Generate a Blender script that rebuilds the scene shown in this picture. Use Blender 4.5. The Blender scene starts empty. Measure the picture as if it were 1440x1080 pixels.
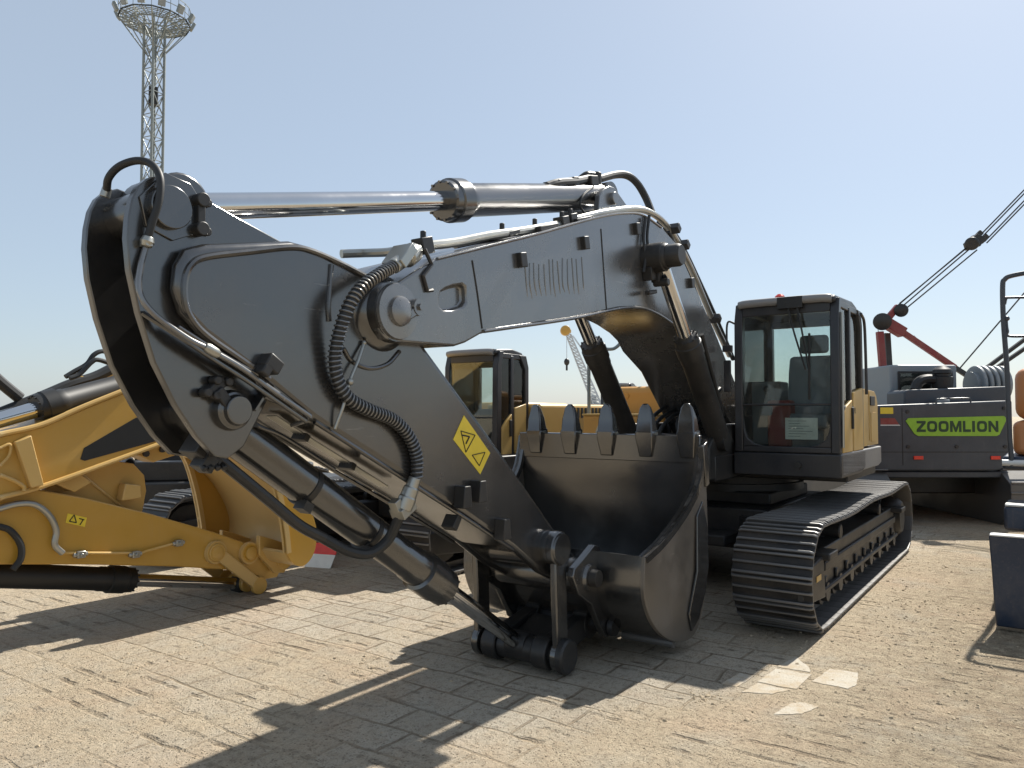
import bpy, bmesh, math, random
from mathutils import Vector, Matrix
random.seed(7)
C = bpy.context.scene.collection
R = math.radians
# ------------------------------------------------------------------ survey
F = 1080.; CAMH = 1.9
PITCH = math.atan(40 / F)
cp, sp = math.cos(PITCH), math.sin(PITCH)
def ray(px, py):
    a = (px - 720) / F; b = (540 - py) / F
    return Vector((a, cp - b * sp, sp + b * cp))
HEAD = math.atan((1479 - 720) / F * cp)
fx, fy = -math.sin(HEAD), -math.cos(HEAD)
rx, ry = math.cos(HEAD), -math.sin(HEAD)
_d = ray(1165, 888); _t = CAMH / -_d.z
O0 = (_d.x * _t, _d.y * _t)
VC = -1.68
def base(vc): return Vector((O0[0] + rx * vc, O0[1] + ry * vc, 0))
def L(px, py, y, vc=VC):
    d = ray(px, py); cx = O0[0] + rx * (vc + y); cy = O0[1] + ry * (vc + y)
    t = (cx * rx + cy * ry) / (d.x * rx + d.y * ry)
    x = t * d.x - cx; yy = t * d.y - cy
    return (x * fx + yy * fy, CAMH + t * d.z)
def P(px, py, y, vc=VC):
    x, z = L(px, py, y, vc); return Vector((x, y, z))
def G(px, py):
    d = ray(px, py); t = CAMH / -d.z; return Vector((d.x * t, d.y * t, 0))
def W(px, py, dep):
    d = ray(px, py); t = dep / d.y; return Vector((d.x * t, dep, CAMH + d.z * t))

# ------------------------------------------------------------------ materials
def nodes(name):
    m = bpy.data.materials.new(name); m.use_nodes = True
    nt = m.node_tree; b = nt.nodes['Principled BSDF']
    return m, nt, b
def N(nt, typ, **kw):
    n = nt.nodes.new(typ)
    for k, v in kw.items():
        if k in n.inputs: n.inputs[k].default_value = v
        else: setattr(n, k, v)
    return n
def ramp(nt, src, a, b, ca=(0,0,0,1), cb=(1,1,1,1)):
    r = nt.nodes.new('ShaderNodeValToRGB')
    r.color_ramp.elements[0].position = a; r.color_ramp.elements[1].position = b
    r.color_ramp.elements[0].color = ca; r.color_ramp.elements[1].color = cb
    nt.links.new(src, r.inputs[0]); return r.outputs[0]
def mix(nt, fac, a, b, mode='MIX'):
    m = nt.nodes.new('ShaderNodeMix'); m.data_type = 'RGBA'; m.blend_type = mode
    for s, v in ((0, fac), (6, a), (7, b)):
        if hasattr(v, 'is_output'): nt.links.new(v, m.inputs[s])
        else: m.inputs[s].default_value = v
    return m.outputs[2]
def math_(nt, op, a, b=0.0):
    m = nt.nodes.new('ShaderNodeMath'); m.operation = op
    for s, v in ((0, a), (1, b)):
        if hasattr(v, 'is_output'): nt.links.new(v, m.inputs[s])
        else: m.inputs[s].default_value = v
    return m.outputs[0]
def c4(c): return (c[0], c[1], c[2], 1)
def paint(name, col, rough=.4, dust=.25, dustcol=(.30,.24,.17), metal=0., coat=0., bump=.04, scale=2.2, spec=.5, wear=0., ior=1.5):
    m, nt, b = nodes(name)
    tc = N(nt, 'ShaderNodeTexCoord')
    n1 = N(nt, 'ShaderNodeTexNoise', Scale=scale, Detail=9., Roughness=.62); nt.links.new(tc.outputs['Object'], n1.inputs['Vector'])
    n2 = N(nt, 'ShaderNodeTexNoise', Scale=38., Detail=4., Roughness=.6); nt.links.new(tc.outputs['Object'], n2.inputs['Vector'])
    f = math_(nt, 'MULTIPLY', ramp(nt, n1.outputs[0], .42, .78), dust)
    f2 = math_(nt, 'MULTIPLY', ramp(nt, n2.outputs[0], .55, .8), dust * .5)
    f = math_(nt, 'ADD', f, f2)
    var = mix(nt, n1.outputs[0], c4([c * .85 for c in col]), c4([min(1, c * 1.15) for c in col]))
    if wear:
        ms = N(nt, 'ShaderNodeMapping'); ms.inputs['Scale'].default_value = (14, 14, 1.1); nt.links.new(tc.outputs['Object'], ms.inputs['Vector'])
        ns = N(nt, 'ShaderNodeTexNoise', Scale=1.6, Detail=7., Roughness=.7); nt.links.new(ms.outputs[0], ns.inputs['Vector'])
        run = math_(nt, 'MULTIPLY', ramp(nt, ns.outputs[0], .56, .76), ramp(nt, n1.outputs[0], .40, .62))
        mc = N(nt, 'ShaderNodeMapping'); mc.inputs['Rotation'].default_value = (.3, .7, .2); mc.inputs['Scale'].default_value = (3, 60, 60); nt.links.new(tc.outputs['Object'], mc.inputs['Vector'])
        nc = N(nt, 'ShaderNodeTexNoise', Scale=1., Detail=3., Roughness=.5); nt.links.new(mc.outputs[0], nc.inputs['Vector'])
        scr = math_(nt, 'MULTIPLY', ramp(nt, nc.outputs[0], .70, .74), ramp(nt, n1.outputs[0], .5, .6))
        var = mix(nt, math_(nt, 'MULTIPLY', run, wear), var, c4(dustcol))
        var = mix(nt, math_(nt, 'MULTIPLY', scr, .5 * min(1, wear * 3)), var, (.42, .40, .37, 1))
    nt.links.new(mix(nt, f, var, c4(dustcol)), b.inputs['Base Color'])
    rr = math_(nt, 'ADD', math_(nt, 'MULTIPLY', f, .5), rough)
    r2 = math_(nt, 'ADD', rr, math_(nt, 'MULTIPLY', math_(nt, 'SUBTRACT', n1.outputs[0], .5), .25))
    nt.links.new(r2, b.inputs['Roughness'])
    b.inputs['Metallic'].default_value = metal; b.inputs['Coat Weight'].default_value = coat
    b.inputs['Coat Roughness'].default_value = .15; b.inputs['Specular IOR Level'].default_value = spec
    b.inputs['IOR'].default_value = ior
    if bump:
        bp = N(nt, 'ShaderNodeBump', Strength=bump, Distance=.02)
        n3 = N(nt, 'ShaderNodeTexNoise', Scale=3.2, Detail=7., Roughness=.55); nt.links.new(tc.outputs['Object'], n3.inputs['Vector'])
        nt.links.new(n3.outputs[0], bp.inputs['Height']); nt.links.new(bp.outputs[0], b.inputs['Normal'])
    return m
def plain(name, col, rough=.5, metal=0., spec=.5):
    m, nt, b = nodes(name); b.inputs['Roughness'].default_value = rough; b.inputs['Metallic'].default_value = metal
    b.inputs['Specular IOR Level'].default_value = spec
    tc = N(nt, 'ShaderNodeTexCoord'); n = N(nt, 'ShaderNodeTexNoise', Scale=14., Detail=5.)
    nt.links.new(tc.outputs['Object'], n.inputs['Vector'])
    nt.links.new(mix(nt, n.outputs[0], c4([c * .85 for c in col]), c4([min(1, c * 1.12) for c in col])), b.inputs['Base Color'])
    return m
def glass(name, tint=(.87,.92,.91), refl=1.0):
    m = bpy.data.materials.new(name); m.use_nodes = True; nt = m.node_tree
    nt.nodes.remove(nt.nodes['Principled BSDF']); out = nt.nodes['Material Output']
    t = N(nt, 'ShaderNodeBsdfTransparent', Color=c4(tint)); g = N(nt, 'ShaderNodeBsdfGlossy', Roughness=.03)
    fr = N(nt, 'ShaderNodeFresnel', IOR=1.5); mx = N(nt, 'ShaderNodeMixShader')
    d = N(nt, 'ShaderNodeBsdfDiffuse', Color=(.45,.42,.36,1)); mx2 = N(nt, 'ShaderNodeMixShader')
    tc = N(nt, 'ShaderNodeTexCoord'); n = N(nt, 'ShaderNodeTexNoise', Scale=3., Detail=3.); nt.links.new(tc.outputs['Object'], n.inputs['Vector'])
    nt.links.new(math_(nt, 'MULTIPLY', ramp(nt, n.outputs[0], .2, .9), .07), mx2.inputs[0])
    nt.links.new(t.outputs[0], mx2.inputs[1]); nt.links.new(d.outputs[0], mx2.inputs[2])
    nt.links.new(fr.outputs[0], mx.inputs[0]); nt.links.new(mx2.outputs[0], mx.inputs[1]); nt.links.new(g.outputs[0], mx.inputs[2])
    nt.links.new(mx.outputs[0], out.inputs[0]); return m
M = {}
M['black'] = paint('charcoal_paint', (.021,.0205,.020), .21, .06, coat=0., bump=.07, spec=.5, dustcol=(.24,.21,.18), wear=.14, ior=2.1)
M['boom'] = paint('boom_paint_sky_sheen', (.075,.074,.073), .24, .10, coat=0., bump=.07, spec=.5, dustcol=(.30,.28,.26), wear=.22, ior=2.4)  # same charcoal paint, base lightened to paint in the boom's sky reflection
M['darkm'] = paint('dark_metal', (.019,.019,.0195), .45, .14, dustcol=(.2,.17,.14), wear=.15)
M['steel'] = paint('track_steel', (.028,.027,.027), .45, .34, metal=.4, dustcol=(.16,.13,.10))
def worn(m, lo=.50, hi=.58, col=(.20,.195,.19)):
    nt = m.node_tree; b = nt.nodes['Principled BSDF']; g = N(nt, 'ShaderNodeNewGeometry')
    old = b.inputs['Base Color'].links[0].from_socket
    f = ramp(nt, g.outputs['Pointiness'], lo, hi)
    nt.links.new(mix(nt, math_(nt, 'MULTIPLY', f, .8), old, c4(col)), b.inputs['Base Color'])
worn(M['steel'])
M['chrome'] = paint('chrome_rod', (.62,.62,.62), .10, .05, metal=1., bump=0)
M['zinc'] = paint('zinc_fitting', (.40,.40,.37), .33, .1, metal=.85, bump=0)
M['rubber'] = plain('hose_rubber', (.018,.019,.02), .55)
M['yellow'] = paint('machine_yellow', (.50,.27,.027), .36, .12, coat=.2, bump=.10, wear=.14)
worn(M['yellow'], .52, .60, (.62,.46,.22))
M['yellow2'] = paint('orange_yellow_paint', (.58,.29,.055), .42, .22, wear=.2)
M['tan'] = paint('faded_yellow_panel', (.60,.37,.09), .42, .4, dustcol=(.58,.52,.42), wear=.3)
M['band'] = paint('grey_skirt', (.22,.22,.225), .42, .3)
M['cabblack'] = paint('cab_black', (.024,.025,.029), .36, .07)
M['seat'] = plain('seat_fabric', (.24,.26,.29), .85)
M['grey'] = plain('interior_grey', (.10,.11,.12), .7)
M['red'] = paint('red_paint', (.24,.028,.028), .45, .35, wear=.3)
M['redlens'] = plain('red_lens', (.75,.05,.03), .2)
M['white'] = plain('white_paper', (.75,.76,.72), .7)
M['whitep'] = paint('white_paint', (.70,.70,.68), .4, .15)
M['glass'] = glass('cab_glass')
M['glass2'] = glass('dusty_film', (.75,.78,.76))
M['decal'] = plain('decal_yellow', (.80,.60,.05), .4)
M['ink'] = plain('decal_black', (.015,.015,.015), .5)
M['crane'] = paint('crane_grey', (.045,.053,.066), .42, .14, bump=.1, wear=.2, dustcol=(.22,.22,.21))
M['cranelight'] = paint('crane_cab_grey', (.22,.25,.27), .45, .2)
M['green'] = plain('lime_badge', (.27,.50,.035), .4)
M['dkgreen'] = plain('badge_lettering', (.02,.055,.02), .5)
M['navy'] = paint('navy_paint', (.020,.034,.065), .38, .3, wear=.25)
M['galv'] = paint('galvanised_steel', (.22,.25,.25), .5, .2, metal=.3)
M['pale'] = paint('hazed_lattice', (.52,.56,.60), .6, .05)  # distance haze mixed into the far crane's own colour
M['orange'] = paint('orange_paint', (.50,.20,.07), .42, .3, wear=.3)
M['tyre'] = plain('tyre_rubber', (.028,.028,.03), .75)

# ------------------------------------------------------------------ mesh builder
def catmull(pts, n=8):
    pts = [Vector(p) for p in pts]
    if len(pts) < 3: return pts
    q = [pts[0] * 2 - pts[1]] + pts + [pts[-1] * 2 - pts[-2]]; out = []
    for i in range(1, len(q) - 2):
        a, b, c, d = q[i - 1:i + 3]
        for k in range(n):
            t = k / n
            out.append(.5 * ((2 * b) + (c - a) * t + (2 * a - 5 * b + 4 * c - d) * t * t + (3 * b - a - 3 * c + d) * t ** 3))
    out.append(pts[-1]); return out
def frame(d):
    d = d.normalized(); u = d.cross(Vector((0, 0, 1)))
    if u.length < .05: u = d.cross(Vector((1, 0, 0)))
    u.normalize(); return u, d.cross(u)
class MB:
    def __init__(s): s.bm = bmesh.new()
    def faces(s, vs, fs):
        v = [s.bm.verts.new(p) for p in vs]
        for f in fs:
            try: s.bm.faces.new([v[i] for i in f])
            except ValueError: pass
        return s
    def box(s, lo, hi, rot=None):
        x0, y0, z0 = lo; x1, y1, z1 = hi
        vs = [Vector(p) for p in ((x0,y0,z0),(x1,y0,z0),(x1,y1,z0),(x0,y1,z0),(x0,y0,z1),(x1,y0,z1),(x1,y1,z1),(x0,y1,z1))]
        if rot: vs = [rot @ v for v in vs]
        return s.faces(vs, ((0,3,2,1),(4,5,6,7),(0,1,5,4),(1,2,6,5),(2,3,7,6),(3,0,4,7)))
    def cbox(s, c, sz, rz=0, ry_=0):
        m = Matrix.Translation(c) @ Matrix.Rotation(rz, 4, 'Z') @ Matrix.Rotation(ry_, 4, 'Y')
        h = Vector(sz) / 2; return s.box(-h, h, m)
    def bar(s, p0, p1, w, h):
        p0, p1 = Vector(p0), Vector(p1); d = p1 - p0; u, v = frame(d); l = []
        for p in (p0, p1):
            for a, b in ((-1,-1),(1,-1),(1,1),(-1,1)): l.append(p + u * a * w / 2 + v * b * h / 2)
        return s.faces(l, ((0,1,2,3),(7,6,5,4),(0,4,5,1),(1,5,6,2),(2,6,7,3),(3,7,4,0)))
    def prism(s, pts, y0, y1):
        n = len(pts)
        ar = sum(pts[i][0] * pts[(i + 1) % n][1] - pts[(i + 1) % n][0] * pts[i][1] for i in range(n))
        if ar < 0: pts = pts[::-1]
        vs = [(p[0], y0, p[1]) for p in pts] + [(p[0], y1, p[1]) for p in pts]
        fs = [tuple(range(n)), tuple(range(2 * n - 1, n - 1, -1))] + [(i, i + n, (i + 1) % n + n, (i + 1) % n) for i in range(n)]
        return s.faces(vs, fs)
    def prism_x(s, pts, x0, x1):           # pts in (y, z)
        n = len(pts)
        vs = [(x0, p[0], p[1]) for p in pts] + [(x1, p[0], p[1]) for p in pts]
        fs = [tuple(range(n)), tuple(range(2 * n - 1, n - 1, -1))] + [(i, i + n, (i + 1) % n + n, (i + 1) % n) for i in range(n)]
        return s.faces(vs, fs)
    def prism_z(s, pts, z0, z1):
        n = len(pts)
        vs = [(p[0], p[1], z0) for p in pts] + [(p[0], p[1], z1) for p in pts]
        fs = [tuple(range(n)), tuple(range(2 * n - 1, n - 1, -1))] + [(i, i + n, (i + 1) % n + n, (i + 1) % n) for i in range(n)]
        return s.faces(vs, fs)
    def tube(s, pts, r, n=10, smooth=True, cap=True):
        pts = catmull(pts) if smooth else [Vector(p) for p in pts]
        rs = r if callable(r) else (lambda t: r)
        rings = []; u = None; k = len(pts)
        for i, p in enumerate(pts):
            d = (pts[min(i + 1, k - 1)] - pts[max(i - 1, 0)])
            if d.length < 1e-6: d = Vector((0, 0, 1))
            d.normalize()
            if u is None: u, v = frame(d)
            else:
                u = u - d * u.dot(d); u.normalize(); v = d.cross(u)
            rr = rs(i / (k - 1))
            rings.append([s.bm.verts.new(p + (u * math.cos(2 * math.pi * j / n) + v * math.sin(2 * math.pi * j / n)) * rr) for j in range(n)])
        for a, b in zip(rings, rings[1:]):
            for j in range(n): s.bm.faces.new((a[j], a[(j + 1) % n], b[(j + 1) % n], b[j]))
        if cap:
            s.bm.faces.new(rings[0][::-1]); s.bm.faces.new(rings[-1])
        return s
    def lathe(s, p0, p1, prof, n=28):      # prof: (fraction along axis, radius)
        p0, p1 = Vector(p0), Vector(p1); d = p1 - p0; u, v = frame(d); rings = []
        for t, r in prof:
            c = p0 + d * t
            rings.append([s.bm.verts.new(c + (u * math.cos(2 * math.pi * j / n) + v * math.sin(2 * math.pi * j / n)) * r) for j in range(n)])
        for a, b in zip(rings, rings[1:]):
            for j in range(n): s.bm.faces.new((a[j], a[(j + 1) % n], b[(j + 1) % n], b[j]))
        s.bm.faces.new(rings[0][::-1]); s.bm.faces.new(rings[-1]); return s
    def cyl(s, p0, p1, r, n=24): return s.lathe(p0, p1, ((0, r), (1, r)), n)
    def sphere(s, c, r, sx=1, sy=1, sz=1, seg=16):
        bmesh.ops.create_uvsphere(s.bm, u_segments=seg, v_segments=seg // 2, radius=1,
            matrix=Matrix.Translation(c) @ Matrix.Diagonal((r * sx, r * sy, r * sz, 1))); return s
    def mirror_y(s):
        g = bmesh.ops.duplicate(s.bm, geom=s.bm.verts[:] + s.bm.edges[:] + s.bm.faces[:])['geom']
        vs = [x for x in g if isinstance(x, bmesh.types.BMVert)]
        for v in vs: v.co.y = -v.co.y
        bmesh.ops.reverse_faces(s.bm, faces=[x for x in g if isinstance(x, bmesh.types.BMFace)]); return s
    def build(s, name, mat, parent=None, bevel=0., ang=35, seg=2):
        bmesh.ops.recalc_face_normals(s.bm, faces=s.bm.faces[:])
        me = bpy.data.meshes.new(name); s.bm.to_mesh(me); s.bm.free()
        me.materials.append(mat)
        for p in me.polygons: p.use_smooth = True
        me.set_sharp_from_angle(angle=R(ang))
        o = bpy.data.objects.new(name, me); C.objects.link(o)
        if parent: o.parent = parent
        if bevel:
            b = o.modifiers.new('bevel', 'BEVEL'); b.width = bevel; b.segments = seg; b.limit_method = 'ANGLE'; b.angle_limit = R(40)
            b.use_clamp_overlap = True
        return o
def thing(name, label, cat, loc=(0, 0, 0), rz=0, group=None):
    o = bpy.data.objects.new(name, None); C.objects.link(o); o.empty_display_size = .3
    o.location = loc; o.rotation_euler = (0, 0, rz); o['label'] = label; o['category'] = cat
    if group: o['group'] = group
    return o
def tag(o, label, cat, group=None):
    o['label'] = label; o['category'] = cat
    if group: o['group'] = group
    return o
def copy_tree(o, parent=None):
    c = o.copy(); C.objects.link(c)
    if parent: c.parent = parent; c.matrix_parent_inverse = o.matrix_parent_inverse.copy()
    for ch in list(o.children): copy_tree(ch, c)
    return c
HZ = math.atan2(fy, fx)

# ------------------------------------------------------------------ shared machine parts
def track(root, yc, w, x0, x1, h, label_shoes, seat_front=True):
    """one crawler track: frame beam, chain of shoes, rollers, idler, sprocket. x0 rear, x1 front"""
    sg = 1 if yc > 0 else -1
    r = h / 2
    rf = r * .985
    fr = MB()
    zt = h * .66; zb = h * .27; ys = yc + sg * w * .25
    fr.prism([(x0 + .62, zb), (x1 - .62, zb), (x1 - .30, zb + .06), (x1 - .30, zt - .10), (x1 - .75, zt), (x0 + .62, zt)], yc - w * .22, yc + w * .30)
    fr.prism([(x1 - .78, zb - .02), (x1 - .05, zb + .04), (x1 - .05, zt - .08), (x1 - .72, zt - .02)], yc + sg * w * .305, yc + sg * w * .40)
    fr.prism([(x0 + .30, zb), (x0 + .62, zb), (x0 + .62, zt + .02), (x0 + .30, zt + .02)], yc - w * .36, yc + w * .36)
    for xx in (x1 - .85, x0 + .75):          # step brackets
        fr.box((xx - .16, ys + (0 if sg > 0 else -.10), zt - .06), (xx + .16, ys + (.16 if sg > 0 else .0), zt + .005))
    o_ = yc + sg * w * .30
    fr.prism([(x0 + .8, zt - .20), (x1 - .95, zt - .20), (x1 - .95, zt - .12), (x0 + .8, zt - .12)], min(o_, o_ + sg * .03), max(o_, o_ + sg * .03))
    fr.prism([(x0 + .75, zb - .005), (x1 - .8, zb - .005), (x1 - .8, zb + .04), (x0 + .75, zb + .04)], min(o_, o_ + sg * .05), max(o_, o_ + sg * .05))
    for k_ in range(9):
        xx = x0 + 1.0 + (x1 - x0 - 2.0) * k_ / 8; fr.box((xx - .035, min(o_, o_ + sg * .025), zb + .041), (xx + .035, max(o_, o_ + sg * .025), zb + .13))
    for xx in (x0 + 1.7, x1 - 1.75):
        fr.cyl((xx, yc - .12, h - .27), (xx, yc + sg * .2, h - .27), .075, 16); fr.box((xx - .06, yc - .05, zt - .02), (xx + .06, yc + .05, h - .22))
    for k_ in range(3): fr.box((x0 + 1.3 + k_ * .16, yc + sg * w * .10, zt), (x0 + 1.34 + k_ * .16, yc + sg * w * .26, zt + .03))
    t = fr.build('track', M['darkm'], root, .012)
    ym_ = yc + sg * (w * .40 + .003)
    MB().box((x1 - .60, min(ym_, ym_ + sg * .003), zb + .17), (x1 - .44, max(ym_, ym_ + sg * .003), zb + .22)).build('marking', M['tan'], t)
    path = []
    def arc(cx, cz, rr, a0, a1, n):
        for i in range(n + 1):
            a = R(a0 + (a1 - a0) * i / n); path.append((cx + rr * math.cos(a), cz + rr * math.sin(a)))
    arc(x1 - rf, rf, rf, -90, 88, 18)
    xs = x0 + r
    for i in range(1, 14):                    # sagging upper run
        q = i / 14; xx = x1 - rf + (xs - x1 + rf) * q
        path.append((xx, 2 * rf + (h - 2 * rf) * q - .028 * math.sin(math.pi * q * 2) ** 2))
    arc(xs, r, r, 90, 270, 18)
    pts = path + [path[0]]
    ln = [0]
    for a, b in zip(pts, pts[1:]): ln.append(ln[-1] + math.hypot(b[0] - a[0], b[1] - a[1]))
    n = round(ln[-1] / .225); pitch = ln[-1] / n
    def at(s):
        s %= ln[-1]
        for i in range(len(ln) - 1):
            if ln[i + 1] >= s:
                q = (s - ln[i]) / max(1e-9, ln[i + 1] - ln[i]); return (pts[i][0] + (pts[i + 1][0] - pts[i][0]) * q, pts[i][1] + (pts[i + 1][1] - pts[i][1]) * q)
    def shoe(mb, m):
        hw = w / 2; p = pitch * .5
        prof = [(-p * .99, -.05), (p * .90, -.05), (p * .97, -.036), (p * .9, -.026), (p*.86, -.002), (p*.70, -.002), (p*.64, -.028), (p*.14, -.028), (p*.08, -.004), (-p*.08, -.004), (-p*.14, -.028), (-p*.62, -.028), (-p*.68, 0), (-p*.86, 0), (-p*.92, -.028), (-p * .99, -.03)]
        ch = .03
        vs = []; k = len(prof)
        for yy, sh in ((-hw, .012), (-hw + ch, 0), (hw - ch, 0), (hw, .012)):
            for a, b in prof: vs.append(m @ Vector((a, yy, b - (sh if b > -.02 else 0))))
        fs = [tuple(range(k)), tuple(range(4 * k - 1, 3 * k - 1, -1))]
        for rw in range(3):
            for i in range(k): fs.append((rw * k + i, rw * k + k + i, rw * k + k + (i + 1) % k, rw * k + (i + 1) % k))
        mb.faces(vs, fs)
        for yy in (-.085, .085):              # chain links under the shoe
            mb.faces([m @ Vector(q) for q in ((-p*1.05, yy-.022, -.052), (p*1.05, yy-.022, -.052), (p*1.05, yy+.022, -.052), (-p*1.05, yy+.022, -.052), (-p, yy-.022, -.125), (p, yy-.022, -.125), (p, yy+.022, -.125), (-p, yy+.022, -.125))],
                     ((0,1,2,3),(7,6,5,4),(0,4,5,1),(1,5,6,2),(2,6,7,3),(3,7,4,0)))
    mats = []
    for i in range(n):
        a, b = at((i - .5) * pitch), at((i + .5) * pitch)
        c = Vector(((a[0] + b[0]) / 2, yc, (a[1] + b[1]) / 2)); tg = Vector((b[0] - a[0], 0, b[1] - a[1])).normalized()
        nn = Vector((tg.z, 0, -tg.x))
        m = Matrix(((tg.x, 0, nn.x, c.x), (0, 1, 0, c.y), (tg.z, 0, nn.z, c.z), (0, 0, 0, 1)))
        mats.append(m)
    if label_shoes:
        mb = MB(); shoe(mb, Matrix.Identity(4)); s0 = mb.build('track_shoe', M['steel'], t, .004, 50, 1)
        for i, m in enumerate(mats):
            o = s0 if i == 0 else s0.copy()
            if i: C.objects.link(o)
            o.parent = t; o.matrix_local = m @ Matrix.Rotation(R(random.uniform(-.8, .8)), 4, 'Y')
    else:
        mb = MB()
        for m in mats: shoe(mb, m)
        mb.build('track_chain', M['steel'], t)
    k = 8
    for i in range(k):
        xx = x0 + .95 + (x1 - x0 - 1.95) * i / (k - 1)
        MB().lathe((xx, yc - .20, .245), (xx, yc + .24, .245), ((0, .06), (.0, .09), (.12, .09), (.13, .125), (.3, .125), (.32, .10), (.68, .10), (.7, .125), (.87, .125), (.88, .09), (1, .085)), 18).build('roller', M['darkm'], t)
    MB().lathe((x1 - rf, yc - .17, rf), (x1 - rf, yc + .17, rf), ((0, .10), (0, rf - .16), (.3, rf - .14), (.32, rf - .11), (.68, rf - .11), (.7, rf - .14), (1, rf - .16), (1, .1)), 30).build('idler', M['darkm'], t)
    sp_ = MB().lathe((x0 + r, yc - .25, r), (x0 + r, yc + .27, r), ((0, .1), (0, .26), (.4, .27), (.42, r - .15), (.55, r - .15), (.57, .28), (.9, .25), (1, .2)), 30)
    for j in range(20):
        a = 2 * math.pi * j / 20; c = Vector((x0 + r + math.cos(a) * (r - .15), yc, r + math.sin(a) * (r - .15)))
        sp_.cbox(c, (.09, .05, .07), 0, -a)
    sp_.build('sprocket', M['darkm'], t)
    return t

def cylinder(root, name, p0, p1, split, rb, rr, mat, gl=1.25, gland=.10):
    """hydraulic cylinder from barrel end p0 to rod end p1; split = fraction where the rod comes out"""
    p0, p1 = Vector(p0), Vector(p1); s = p0 + (p1 - p0) * split; ln = (s - p0).length
    g = gland / ln
    b = MB().lathe(p0, s, ((0.03, rb * .7), (.05, rb), (1 - g * 2.1, rb), (1 - g * 2.0, rb * 1.06), (1 - g * 1.5, rb * 1.06), (1 - g * 1.45, rb * gl), (1 - g * .55, rb * gl), (1 - g * .5, rb * gl * .93), (1 - .004, rb * gl * .90), (1, rb * gl * .8)), 36)
    b.cyl(p0 + Vector((0, -rb * .8, 0)), p0 + Vector((0, rb * .8, 0)), rb * 1.05)
    d = (p1 - p0).normalized(); u, v = frame(d)
    for j in range(12):                         # gland bolts
        a = 2 * math.pi * j / 12; c = s - d * .004 + (u * math.cos(a) + v * math.sin(a)) * rb * gl * .84
        b.cyl(c - d * .02, c + d * .014, rb * .08, 8)
    o = b.build(name, mat, root, 0, 30)
    q = MB().cyl(s - d * .05, p1 - d * rr * 1.2, rr, 28); q.build('rod', M['chrome'], o)
    MB().lathe(p1 + Vector((0, -rb * .8, 0)), p1 + Vector((0, rb * .8, 0)), ((0, rr * 1.6), (.08, rr * 1.75), (.92, rr * 1.75), (1, rr * 1.6))).build('rod_eye', M['darkm'], o)
    return o

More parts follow.
